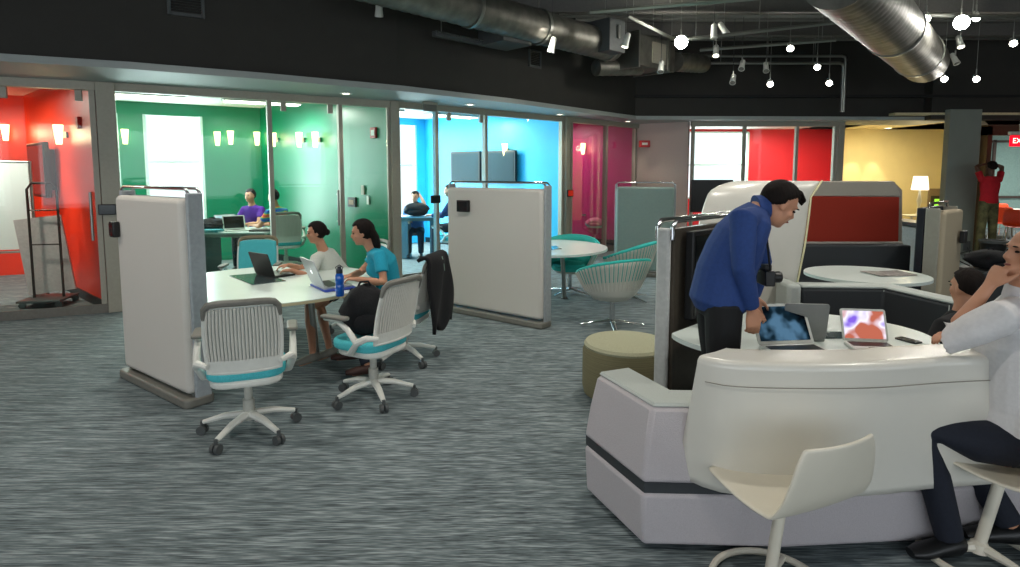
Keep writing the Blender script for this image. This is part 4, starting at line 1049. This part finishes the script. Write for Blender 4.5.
# --- man in blue
Y=3.22
A=lambda x,y,Yv: at(x,y,Yv)
DJ=dict(pelvis=A(718,302,Y),waist=A(725,272,Y),chest=A(740,236,Y),neck=A(759,208,Y),head=A(779,205,Y),
 sh_r=A(743,220,Y-.17),el_r=A(743,268,Y-.20),wr_r=A(752,310,Y-.14),sh_l=A(750,220,Y+.17),el_l=A(762,262,Y+.2),wr_l=A(752,298,Y+.22),
 kn_r=A(722,392,Y-.05),an_r=V((A(716,300,Y).x,Y-.08,.085)),kn_l=A(720,390,Y+.09),an_l=V((A(712,300,Y).x,Y+.13,.085)),hd_r=(.12,0,-1),hd_l=(.3,0,-1),toe_l=(1,0,0),toe_r=(1,-.1,0))
NAVY=mat('royal_blue_shirt','#1d3b76',.8,var=.08,scale=60,bump=.1)
mb_,P_,B_,hp_=person('standing man in a royal blue shirt bending forward over the booth table',DJ,NAVY,mat('black_trousers','#0d0e11',.8),lat=(0,1,0),hf=(.72,.05,-.68),hu=(.55,0,.84),palm={'r':(0,1,0),'l':(0,-1,0)},curl=.45,collar=True,belt=True,hairstyle='fringe',vox=.008,gd=1.4)
cm_=thing('camera','black camera hanging by a strap from the neck of the man in blue','camera',A(766,277,3.22))
obj('camera_body',MB().box((0,0,0),(.055,.12,.085)),BLACK,cm_,bevel=.008); obj('lens',MB().lathe([(.03,.0),(.032,.05),(.028,.06)],c=(.02,0,0),n=20,M=Matrix.Rotation(PI/2,3,'Y')),BLACK,cm_)
obj('strap',MB().tube([V((0,-.05,.04)),A(767,240,3.12)-cm_.location,A(764,216,3.17)-cm_.location,A(758,206,3.22)-cm_.location],.006,6),BLACK,cm_); obj('viewfinder',MB().box((0,0,.055),(.04,.05,.03)),BLACK,cm_,bevel=.005)
# --- man in white
Y=2.62
DW=dict(pelvis=A(1000,440,Y),waist=A(1006,405,Y),chest=A(1010,345,Y),neck=A(1022,296,Y),head=A(1031,254,Y-.03),
 sh_l=A(1000,318,Y-.13),el_l=A(947,341,Y-.02),wr_l=A(990,285,Y-.02),sh_r=A(1024,315,Y+.18),el_r=A(990,350,Y+.34),wr_r=A(960,335,Y+.45),
 kn_l=A(922,428,Y-.02),an_l=A(948,524,Y+.0),kn_r=A(950,432,Y+.2),an_r=A(1006,512,Y+.08),hd_l=(.5,.05,.85),hd_r=(-1,0,0),toe_l=(-1,-.1,0),toe_r=(-1,.2,0))
DW['an_l']=fl(950,540,.085); DW['an_r']=fl(1012,528,.12)
person('bald man in a white shirt and dark jeans seated on a stool, chin on hand',DW,mat('white_shirt','#d8d6d6',.8,var=.04,scale=60,bump=.15),mat('dark_jeans','#141a28',.85,var=.12,scale=80,bump=.1),lat=(.25,1,0),hf=(-1,.12,-.1),hu=(.05,0,1),sleeve='rolled',hairstyle='bald',palm={'l':(1,.1,-.3),'r':(0,0,-1)},curl={'l':1.15,'r':.4},vox=.008,collar=True)
# --- seated man in black
Y=3.78
DB=dict(pelvis=A(962,395,Y),chest=A(958,342,Y),neck=A(963,311,Y),head=A(966,288,Y),sh_l=A(945,328,Y-.16),el_l=A(925,365,Y-.16),wr_l=A(905,352,Y+.0),sh_r=A(968,328,Y+.18),el_r=A(945,365,Y+.2),wr_r=A(915,352,Y+.1),
 kn_l=A(890,390,Y-.1),an_l=A(895,460,Y-.1),kn_r=A(892,390,Y+.12),an_r=A(895,455,Y+.12))
for q in 'lr': DB['an_'+q].z=.085
person('dark haired man in black shirt seated in booth, face turned away',DB,mat('black_shirt','#101014',.9,var=.2,scale=60),mat('black_trousers','#0d0e11',.8),lat=(.15,1,0),hf=(-.25,.95,-.2),hu=(0,0,1),hairstyle='short',vox=.011,s=.98)
# --- woman 1
Y=6.15
D1=dict(pelvis=V((-1.75,6.38,.54)),chest=A(327,262,6.2),neck=A(323,250,6.15),head=A(316,233,6.1),sh_l=A(316,259,6.02),el_l=A(311,277,5.9),wr_l=A(291,270,5.75),sh_r=A(334,257,6.32),el_r=A(300,268,6.15),wr_r=A(288,265,5.95),
 kn_l=A(309,307,5.75),an_l=fl(313,355,.09),kn_r=A(320,305,5.95),an_r=fl(330,350,.09),hd_l=(-1,-.15,-.05),hd_r=(-1,-.5,-.1),toe_l=(-.6,-.6,0),toe_r=(-.6,-.6,0))
person('woman with brown hair in a bun and pale grey shirt typing at the black laptop',D1,mat('pale_grey_shirt','#c6cac2',.9,var=.05,scale=60),mat('navy_shorts','#1a1f2c',.9),fem=True,s=.93,lat=(.35,.9,0),hf=(-1,-.35,-.3),hu=(-.1,0,1),sleeve='short',hairstyle='bun',bare_legs=.55,shoes=GREYP,vox=.01)
# --- woman 2
D2=dict(pelvis=V((-1.12,5.62,.54)),chest=A(383,263,5.5),neck=A(372,248,5.47),head=A(362,233,5.42),sh_l=A(380,256,5.33),el_l=A(384,283,5.22),wr_l=A(357,279,5.15),sh_r=A(381,251,5.66),el_r=A(361,272,5.62),wr_r=A(350,276,5.38),
 kn_l=A(350,303,5.3),an_l=fl(368,366,.09),kn_r=A(352,300,5.55),an_r=fl(352,352,.09),hd_l=(-1,.1,-.02),hd_r=(-1,-.2,-.05),toe_l=(-1,-.2,0),toe_r=(-1,-.1,0))
person('dark haired woman in a turquoise shirt leaning over the silver laptop',D2,mat('turquoise_shirt','#1496b0',.85,var=.08,scale=60),mat('dark_jeans','#141a28',.85),fem=True,s=.98,lat=(.15,1,0),hf=(-1,-.2,-.35),hu=(-.15,0,1),sleeve='short',hairstyle='long',shoes=mat('brown_sandals','#3a2019',.6),vox=.01)
# --- green room
G1=A(250,215,10.5)
def sitter(x,y,Yv,dz=0,face=(-1,-.2,-.2),**k):
    # head at pixel; builds a seated pose around it; fwd = facing
    h=A(x,y,Yv); f=V((face[0],face[1],0)).normalized(); l=V((-f.y,f.x,0)); # l = left
    pel=h+V((0,0,-.72))-f*.14; J=dict(pelvis=pel,chest=h+V((0,0,-.34))-f*.09,neck=h+V((0,0,-.16))-f*.045,head=h)
    for q,sg in (('l',1),('r',-1)):
        J['sh_'+q]=h+V((0,0,-.24))-f*.07+l*sg*.18; J['el_'+q]=h+V((0,0,-.47))+f*.10+l*sg*.22; J['wr_'+q]=h+V((0,0,-.47))+f*.33+l*sg*.10
        J['kn_'+q]=pel+f*.42+l*sg*.12+V((0,0,.0)); J['an_'+q]=pel+f*.40+l*sg*.12; J['an_'+q].z=.085; J['hd_'+q]=f; J['toe_'+q]=f
    return J,l
J,l=sitter(250,196,10.55,face=(-.25,-1))
person('young man in purple shirt sitting behind laptops in the green room',J,mat('purple_shirt','#4a1c86',.9,var=.1),mat('dark_jeans','#141a28',.85),lat=l,hf=(-.3,-1,-.3),sleeve='short',vox=.016)
TD=bpy.data.materials.new('tie_dye'); TD.use_nodes=True
nt=TD.node_tree; b=nt.nodes['Principled BSDF']; tc=nt.nodes.new('ShaderNodeTexCoord'); wv=nt.nodes.new('ShaderNodeTexWave'); wv.wave_type='RINGS'; wv.inputs['Scale'].default_value=2.4; wv.inputs['Distortion'].default_value=3
cr=nt.nodes.new('ShaderNodeValToRGB'); el=cr.color_ramp.elements; el[0].color=lin('#d03a2a')+[1]; el[1].color=lin('#2a58b8')+[1]
for p_,c_ in ((.3,'#e09a2c'),(.5,'#3b9a4a'),(.75,'#2a8ca8')): x=el.new(p_); x.color=lin(c_)+[1]
nt.links.new(tc.outputs['Object'],wv.inputs['Vector']); nt.links.new(wv.outputs['Fac'],cr.inputs[0]); nt.links.new(cr.outputs[0],b.inputs['Base Color']); b.inputs['Roughness'].default_value=.9
J,l=sitter(273,197,9.9,face=(-1,.35))
person('person in a tie dye shirt seated with back to the glass in green room',J,TD,mat('khaki_trousers','#6e6552',.9),lat=l,hf=(-.9,.6,-.3),sleeve='short',vox=.016)
J,l=sitter(415,197,12.3,face=(.1,-1)); J['wr_l']=J['head']+V((.1,-.06,.06)); J['hd_l']=(0,0,1); J['el_l']=J['head']+V((.22,-.12,-.16))
person('young man in blue shirt resting his head on one hand in blue room',J,mat('denim_blue_shirt','#3f6ca6',.9,var=.08),mat('dark_jeans','#141a28',.85),lat=l,hf=(-.2,-1,-.45),sleeve='short',vox=.016)
J,l=sitter(449,191,11.7,face=(-1,.1))
person('dark haired person in navy seated behind the post in blue room',J,mat('navy_top','#1c3360',.9,var=.1),mat('dark_jeans','#141a28',.85),lat=l,hf=(-1,.2,-.3),hairstyle='long',vox=.016)
# standing man in red at the doorway
Y=12.0; h=A(991,171,Y); h.z=1.82
J=dict(pelvis=h+V((0,0,-.70)),chest=h+V((0,0,-.34)),neck=h+V((0,0,-.17)),head=h)
for q,sg in (('l',-1),('r',1)):
    J['sh_'+q]=h+V((sg*.18,0,-.24)); J['el_'+q]=h+V((sg*.26,.05,.02)); J['wr_'+q]=h+V((sg*.08,.12,.06)); J['hd_'+q]=(-sg,.2,.2); J['kn_'+q]=V((h.x+sg*.12,h.y,.5)); J['an_'+q]=V((h.x+sg*.14,h.y+.03,.085)); J['toe_'+q]=(0,1,0)
person('man in red shirt and camouflage trousers with hands behind head in doorway',J,mat('red_shirt','#b01020',.9,var=.1),mat('camouflage','#5d5a3a',.9,var=.6,scale=9),lat=(1,0,0),hf=(0,1,0),sleeve='short',vox=.016,skin=mat('skin_brown','#5a3b2c',.6))
# ================================================================ THINGS IN THE ROOMS
def slab_table(label,px0,px1,Yv,z,d,mt,leg='panel'):
    a=at(px0,171,Yv).x; b=at(px1,171,Yv).x; o=thing('work_table',label,'table',((a+b)/2,Yv,0)); w=b-a
    obj('tabletop',MB().prism(rrect(w,d,.12),z-.03,z),mt,o,bevel=.008)
    obj('frame',MB().box((0,0,z-.07),(w*.8,d*.5,.07)),GREYP,o)
    obj('pedestal',MB().box((-w*.3,0,(z-.1)/2),(.14,d*.55,z-.1)),mat('pedestal_grey','#6d7678',.5),o,bevel=.01); obj('pedestal',MB().box((w*.3,0,(z-.1)/2),(.14,d*.5,z-.1)),MATS['pedestal_grey'],o,bevel=.01)
    return o
slab_table('pale work table with laptops inside the green room',188,277,9.75,.80,.95,mat('green_room_top','#b9c4c2',.4))
zt=.802
q=at(230,222,9.65); laptop('open laptop with a dark screen in the green room, nearest the glass',V((q.x+.16,9.5,zt)),math.radians(35),screen=mat('screen_off','#0b0f10',.2),lid=bez,tilt=110)
laptop('open laptop with pale lid farther back on the green room table',V((q.x-.12,9.85,zt)),math.radians(40),lid=mat('silver_lid','#b9bcbe',.35,metal=.7),tilt=118,screen=screenmat('pale_picture',('#9fc4d4','#cfe0e6','#e8eef0'),5,1.2))
tag(obj('flat_laptop',MB().prism(rrect(.42,.28,.02),0,.025),BLACK,bevel=.004),'closed black laptop lying at the right end of green room table','laptop').location=(at(263,171,9.5).x,9.5,zt)
def bag(label,p,r,rz=0,mt=BLACKF,strap=True,name='backpack'):
    o=thing(name,label,'bag',p,rz); m=MB(); random.seed(hash(label)%1 if False else len(label))
    P=[]; rx,ry,rzz=r
    for i in range(13):
        ph=PI*i/12; row=[]
        for j in range(24):
            a=2*PI*j/24; k=1+.10*math.sin(3*a+i)+.06*math.sin(5*a-2*i); 
            sx=math.copysign(abs(math.cos(a))**.7,math.cos(a)); sy=math.copysign(abs(math.sin(a))**.7,math.sin(a))
            row.append(V((rx*math.sin(ph)**.8*sx*k,ry*math.sin(ph)**.8*sy*k,rzz*(1-math.cos(ph))*(1+.04*math.sin(2*a)))))
        P.append(row+[row[0]])
    m.grid(P); obj('main_bag',m,mt,o,smooth=180)
    obj('front_pocket',MB().ell((0,-ry*.85,rzz*.6),(rx*.7,ry*.35,rzz*.45)),mt,o)
    if strap: 
        obj('handle',MB().tube([(-.05,0,rzz*1.95),(-.03,0,rzz*2.15),(.03,0,rzz*2.15),(.05,0,rzz*1.95)],.009,6),mt,o)
        for sg in (-1,1): obj('shoulder_strap',MB().tube([(sg*rx*.4,ry*.8,rzz*1.8),(sg*rx*.55,ry*1.5,rzz*1.2),(sg*rx*.5,ry*1.3,rzz*.5),(sg*rx*.5,ry*.7,rzz*.15)],.014,6,flat=.4),mt,o)
    return o
bag('black bag slumped on the green room table',V((at(210,171,9.6).x,9.6,zt)),(.26,.16,.095),.2)
tag(obj('book',MB().prism(rrect(.35,.22,.01),0,.04),mat('teal_book','#16808a',.5),bevel=.003),'teal book lying in front of the black bag in the green room','book').location=(at(206,171,9.3).x,9.33,zt)
slab_table('light work table piled with a black bag inside the blue room',396,443,12.1,.86,.7,mat('blue_room_top','#a9bcc8',.4))
bag('black backpack on the blue room table in front of blue shirted man',V((at(416,171,11.85).x,11.85,.862)),(.24,.14,.13),.1)
def monitor(label,p,rz,w,h,scr,name='wall_monitor'):
    o=thing(name,label,'monitor',p,rz); obj('casing',MB().box((0,.03,0),(w,.07,h)),BLACK,o,bevel=.012); obj('screen',MB().box((0,-.008,0),(w-.09,.004,h-.09)),scr,o); obj('wall_bracket',MB().box((0,.09,0),(w*.4,.08,h*.5)),DGREY,o); return o
# blue room screens on its side wall
a1,b1,A1,B1=sides(2); 
for px,w,l in ((470,.95,'left one of two dark wall monitors in the blue room'),(503,1.0,'right one of two dark wall monitors in the blue room')):
    p,nn=onwall(b1,B1,px,167,.16); monitor(l,p,math.atan2(nn.x,-nn.y),w,.70,mat('reflective_screen','#12303a',.5,spec=.2))
a1,b1,A1,B1=sides(0)
p,nn=onwall(b1,B1,53,170,.2); 
o=monitor('thick dark red lit wall monitor on the red room side wall',p,math.atan2(nn.x,-nn.y),1.15,.80,mat('dark_screen','#20282a',.15)); obj('housing',MB().box((-.1,.1,0),(.9,.14,.6)),mat('maroon_plastic','#4a1512',.5),o)
# magenta room: pink cushion thing
q=at(588,225,14.4); bag('pink bag on a seat in the magenta room',V((q.x+.12,14.1,.45)),(.2,.16,.1),0,mat('pink_fabric','#d76a92',.9),False,'pink_bag')
# red room whiteboard easel and garment style cart
q=at(-6,200,7.9)
o=thing('mobile_whiteboard','bright mobile whiteboard with tray standing in the red room','whiteboard',(q.x,7.9,0),.35)
obj('board',MB().box((0,0,1.28),(.8,.03,1.15)),mat('whiteboard','#f3f3f3',.25,var=.01),o); f=MB()
for s_ in (-1,1): f.tube([(s_*.42,0,.06),(s_*.42,0,1.88)],.018,8)
obj('frame',f.tube([(-.42,0,1.87),(.42,0,1.87)],.015,8),STEEL,o); obj('tray',MB().box((0,-.07,.68),(.8,.12,.02)),STEEL,o,bevel=.004)
for s_ in (-1,1): obj('foot',MB().tube([(s_*.42,-.28,.04),(s_*.42,.28,.04)],.025,8),DGREY,o)
q=at(45,290,7.7)
o=thing('rolling_cart','black tubular rolling rack leaning board in the red room','cart',(q.x,7.75,0),.2)
z1=at(45,183,7.75).z; c=MB().tube([(-.16,0,.08),(-.16,0,z1-.08),(-.1,0,z1),(.12,0,z1),(.18,0,z1-.08),(.18,0,.08)],.016,8)
for z in (z1*.5,z1*.78): c.tube([(-.16,0,z),(.18,0,z)],.01,6)
obj('tube_frame',c,mat('bronze_tube','#3d2c28',.4,metal=.5),o)
obj('leaning_board',MB().box((-.05,.1,.65),(.55,.03,1.0),M=Matrix.Rotation(-.12,3,'Y')),mat('pale_board','#c6b5b4',.5),o)
for x,y in ((-.2,-.2),(.22,-.2),(-.2,.2),(.22,.2)): obj('caster',MB().tube([(x,y-.015,.04),(x,y+.015,.04)],.04,12),DGREY,o)
obj('base_tray',MB().box((0,0,.09),(.5,.5,.03)),DGREY,o,bevel=.01)
spot('whiteboard_fill',V((q.x,6.9,2.9)) if False else V((-6.8,6.95,2.6)),V((-6.8,7.9,1.1)),110,80)  # added spot that brightens the whiteboard; no fixture is built for it
# wall fittings
def onglass(a,b,px,py,out=.06): 
    t=(b-a).normalized(); p=a+t*onseg(a,b,px); nn=V((t.y,-t.x,0)); return V((p.x,p.y,at(px,py,p.y).z))+nn*out, math.atan2(t.y,t.x)
def display(px,py,a,b,label,w=.19,h=.13,col=None):
    p,r=onglass(a,b,px,py,.12); o=thing('room_display',label,'display',p,r); obj('casing',MB().box((0,0,0),(w,.03,h)),BLACK,o,bevel=.006); obj('screen',MB().box((0,-.017,0),(w*.85,.003,h*.8)),col or mat('dark_screen','#20282a',.15),o); obj('mount',MB().box((0,.03,0),(.06,.05,.05)),DGREY,o)
display(107,209,n0,n1,'black room display on the column between red and green rooms')
display(431,199,n2,n3,'black room display on the post of the blue room')
display(566,193,n2,n3,'red lit room display on the post between blue and magenta',.17,.14,emat('display_red','#b02a18',.7))
def fitting(name,label,cat,side,px,py,w,h,m,d=.04,ins=None):
    p,nn=onwall(side[1],side[3],px,py,.05); o=thing(name,label,cat,p,math.atan2(nn.x,-nn.y)); obj('casing',MB().box((0,0,0),(w,d,h)),m,o,bevel=.005)
    if ins: obj('face',MB().box((0,-d/2-.002,0),(w*.6,.004,h*.5)),ins,o)
sg=sides(1)
REDB=mat('alarm_red','#b01818',.4)
fitting('fire_alarm','red fire alarm strobe on the green wall above the door','fire alarm',sg,377,133,.14,.17,REDB,ins=WHITE)
fitting('wall_thermostat','brown framed touch panel on the green wall by the door','thermostat',sg,354,202,.22,.16,BLACK,ins=mat('amber_panel','#8a6a48',.4))
fitting('light_switch','grey switch plate above the touch panel on the green wall','switch',sg,365,190,.08,.15,ALU,.02)
fitting('light_switch','white switch plate right of the touch panel on green wall','switch',sg,370,200,.06,.14,WHITE,.02)
fitting('fire_alarm','dark red fire alarm on the red wall by the column','fire alarm',sides(0),86,123,.1,.15,REDB)
p=at(644,144,13.45); o=thing('fire_alarm','red fire alarm box on the beige pier','fire alarm',V((p.x,13.40,p.z))); obj('casing',MB().box((0,0,0),(.24,.06,.15)),REDB,o,bevel=.01); obj('face',MB().box((0,-.033,0),(.12,.004,.05)),WHITE,o)
# exit sign above the glass front (grey, seen edge) and red exit sign at right
p,r=onglass(n2,n3,430,104,.3); o=thing('exit_sign','small clear edge lit sign hung under the soffit by blue room','sign',fl(430,104,SO-.03),r)
obj('bracket',MB().box((0,0,.01),(.26,.06,.04)),ALU,o,bevel=.004); obj('face',MB().box((0,0,-.06),(.24,.02,.11)),GREYP,o)
p=at(1019,141,12.4); o=thing('exit_sign','red lit EXIT sign hanging at the right edge by the doorway','sign',p)
obj('face',MB().box((0,0,0),(.36,.05,.22)),emat('exit_red','#e80f24',1.6),o,bevel=.005); obj('bracket',MB().box((0,0,.16),(.42,.08,.06)),WHITE,o,bevel=.005); obj('hanger',MB().tube([(0,0,.18),(0,0,SO-p.z)],.01),STEEL,o)
text('EXIT',.15,(0,-.028,0),(PI/2,0,0),emat('exit_letters','#ffd8c8',2.5),o)
# dark monitor in front of the scarlet room window
Yv=11.5; p=at(712,196,Yv); o=monitor('large black monitor standing before the scarlet room window',V((p.x,Yv,p.z)),0,.80,.62,BLACK,name='monitor'); obj('stand',MB().tube([(0,.08,-.2),(0,.08,-p.z+.02)],.03).box((0,.08,-p.z+.02),(.5,.35,.04)),DGREY,o)
# yellow room: lamp, frame, table
Yv=15.0; p=at(918,219,Yv); o=thing('table_lamp','white table lamp with drum shade in the yellow room','lamp',V((p.x,Yv,.66)))
obj('lamp_shade',MB().lathe([(.19,.62),(.15,.96)],n=28),emat('shade_glow','#fff3d6',1.8),o,solid=.004); obj('stem',MB().lathe([(.08,0),(.05,.03),(.03,.2),(.06,.35),(.03,.5),(.015,.8)],n=20),WHITE,o)
l=bpy.data.lights.new('lamp_bulb','POINT'); l.energy=30; l.color=(1,.82,.5); l.shadow_soft_size=.1; q=bpy.data.objects.new('lamp_bulb',l); COL.objects.link(q); q.location=(p.x,Yv,1.75)
o=thing('side_table','small white side table under the lamp in yellow room','table',(p.x,Yv,0)); obj('tabletop',MB().box((0,0,.64),(.7,.5,.035)),WHITE,o,bevel=.006)
for x in (-.3,.3):
    for y in (-.2,.2): obj('leg',MB().box((x,y,.31),(.04,.04,.62)),WHITE,o)
obj('shelf',MB().box((0,0,.2),(.62,.42,.03)),WHITE,o)
bag('dark shoes bag on the floor by the yellow room table',V((at(915,171,14.2).x,14.2,0)),(.3,.15,.1),0,BLACKF,False)
p=at(937,200,Y2-.0); o=thing('status_panel','grey framed panel with glowing green screen on the yellow wall','display',V((p.x,Y2+.02,p.z))); obj('frame',MB().box((0,0,0),(.5,.05,.65)),mat('taupe_frame','#8a7a60',.6),o,bevel=.01); obj('inner',MB().box((0,-.028,-.08),(.36,.01,.4)),mat('dark_inner','#3b3a2c',.6),o); obj('screen',MB().box((.02,-.036,-.1),(.2,.006,.26)),emat('green_screen','#9af23a',1.2),o)
p=at(946,200,15.5)
tag(obj('red_strip',MB().tube([at(939,205,15.8),at(943,195,15.8),at(946,178,15.8)],.04,6,flat=.3),mat('red_ribbon','#c8282a',.6)),'thin red strip leaning against the yellow wall beside the column','red strip')
for px in (856,877): spot('wall_washer',V((at(px,171,16.55).x,16.5,SO+.05)),V((at(px,171,17).x,17.1,1.2)),75,30,(1,.82,.5),.03,.5)
# outlet on column
p=at(967,246,12.08); o=thing('wall_outlet','power outlet with cord on the grey column','outlet',V((p.x,12.09,p.z))); obj('plate',MB().box((0,0,0),(.14,.02,.2)),DGREY,o,bevel=.004); obj('cord',MB().tube([(0,-.02,-.02),(.03,-.05,-.12),(-.04,-.04,-.3),(-.02,-.03,-.6)],.01,6),BLACK,o); p=at(961,236,12.08)
# far room: tables orange chairs bin
def shell_chair(label,p,rz):
    o=thing('plastic_chair',label,'chair',p,rz,group='orange chairs in the room beyond the doorway')
    pr=[(.22,.44),(.1,.45),(-.15,.44),(-.2,.5),(-.24,.65),(-.28,.85)]; O=mat('orange_plastic','#e2481c',.4)
    obj('shell',MB().grid([[V((u*.22*(1-.1*(i/5)),y+(.04*u*u if z>.5 else 0),z+.03*u*u*(z<.5))) for u in (-1,-.5,0,.5,1)] for i,(y,z) in enumerate(pr)]),O,o,solid=.012,sub=1)
    for x in (-1,1):
        for y in (-1,1): obj('leg',MB().tube([(x*.14,y*.12,.43),(x*.2,y*.2,0)],.012,8),CHROME,o)
    return o
shell_chair('orange chair nearest the right picture edge beyond the doorway',V((at(1019,171,14.0).x,14.0,0)),2.6)
shell_chair('orange chair between the red shirted man and the picture edge',V((at(1004,171,15.0).x,15.0,0)),2.2)
shell_chair('orange chair farthest back beneath the far room window',V((at(1008,171,16.6).x,16.6,0)),2.9)
for px,Yv,l in ((1008,15.8,'white table with orange chairs in the room beyond the doorway'),):
    c=V((at(px,171,Yv).x,Yv,0)); table(l,c,.8,ry=.5,edge=WHITE,top=WHITE)
q=at(980,228,13.6)
c=V((at(980.5,171,12.2).x+.12,11.75,0))
cc=at(993,245,11.6); o=thing('waste_bin','black waste bin in front of the man in red','bin',(cc.x,11.6,0)); zz=at(993,240,11.6).z
obj('bin_body',MB().lathe([(.17,0),(.22,zz-.03),(.2,zz-.03),(.15,.03)],n=28),BLACK,o); obj('rim',MB().lathe([(.225,zz-.06),(.235,zz-.05),(.235,zz),(.205,zz),(.2,zz-.03)],n=28),DGREY,o)
bag('dark bag on the booth edge behind the seated man in black',V((at(990,262,6.9).x,6.9,.62)),(.24,.2,.11),.3,BLACKF,True)
cbz=thing('low_credenza','low dark credenza by the grey column carrying a bag','cabinet',(at(1004,262,6.9).x,6.9,0)); obj('body',MB().box((0,0,.33),(.8,.45,.54)),SOFAD,cbz,bevel=.01); obj('top',MB().box((0,0,.61),(.84,.49,.02)),DGREY,cbz); obj('plinth',MB().box((0,0,.03),(.7,.35,.06)),BLACK,cbz)
# backpack + jackets at the chairs
def drape(label,P,mt,name='jacket'):
    pass
cp=V((ch.location)); 
c2=fl(374,398); bag('black backpack with a strap resting on the seat of white slatted chair',V((c2.x-.06,c2.y+.02,.50)),(.17,.14,.19),.5)
# jacket over back of chair 3: curved sheet hanging
rz=math.radians(78); R3=Matrix.Rotation(rz,3,'Z'); jm=MB(); G=[]
for j in range(15):
    v=j/14; row=[]
    for i in range(17):
        u=-1+2*i/16; w_=.25+.03*v+.012*math.sin(7*v+3*u)
        if v<.25: y=-.20-.10*(1)+.06-(v/.25)*.11; z=.97+.03*math.sin(v/.25*PI)
        else: y=-.355-.02*math.sin(4*u+2*v*3)-.02*v; z=.97-(v-.25)/.75*(.62+.05*math.cos(5*u))
        row.append(V((u*w_,y,z)))
    G.append(row)
jm.grid([[R3@p for p in r] for r in G]); o=tag(obj('jacket',jm,BLACKF,solid=.03,smooth=180),'black jacket draped over the chair back behind the turquoise shirted woman','jacket'); o.location=C3
obj('lining_stripe',MB().tube([R3@V((.02,-.375,.98)),R3@V((.03,-.39,.9)),R3@V((.03,-.395,.85))],.012,6,flat=.3),mat('sage_strip','#7d948a',.8),o)
# ================================================================ LIGHT
W=bpy.data.worlds.new('sky'); S.world=W; W.use_nodes=True; W.node_tree.nodes['Background'].inputs[0].default_value=(.86,.94,1,1); W.node_tree.nodes['Background'].inputs[1].default_value=1.3
for i in range(6): area('window_daylight',(-9.5+i*4,-4.9,1.95),(-9.5+i*4,5,1.2),3.2,2.3,36,(.86,.93,1))  # added frontal fill, set outside the unseen openings of wall_front
for (x,y,pw) in ((-3,3.0,70),(-1.0,5.2,60),(1.2,4.6,70),(3.2,3.0,70),(2.6,6.4,60),(5.2,5.6,60),(6.2,8.6,60),(-3.2,5.4,60),(.5,8.6,60),(3.4,9.8,60),(0,1.5,60),(8.2,9.8,95),(-5.5,4.2,50)):
    p=V((x,y,3.75)); spot('ceiling_lamp',p,V((x*.9,y+.3,0)),pw*1.45,115,(1,.95,.86),.07,.7)
for (px,py,Yv,k,aim,l) in LAMPS:
    if k in 'lb':
        p=at(px,py,Yv); d=(V((p.x*.55,p.y*.45,.6))-p).normalized(); spot('lamp_beam',p+d*.1,p+d*2,60 if k=='l' else 130,90,(1,.96,.88),.05)
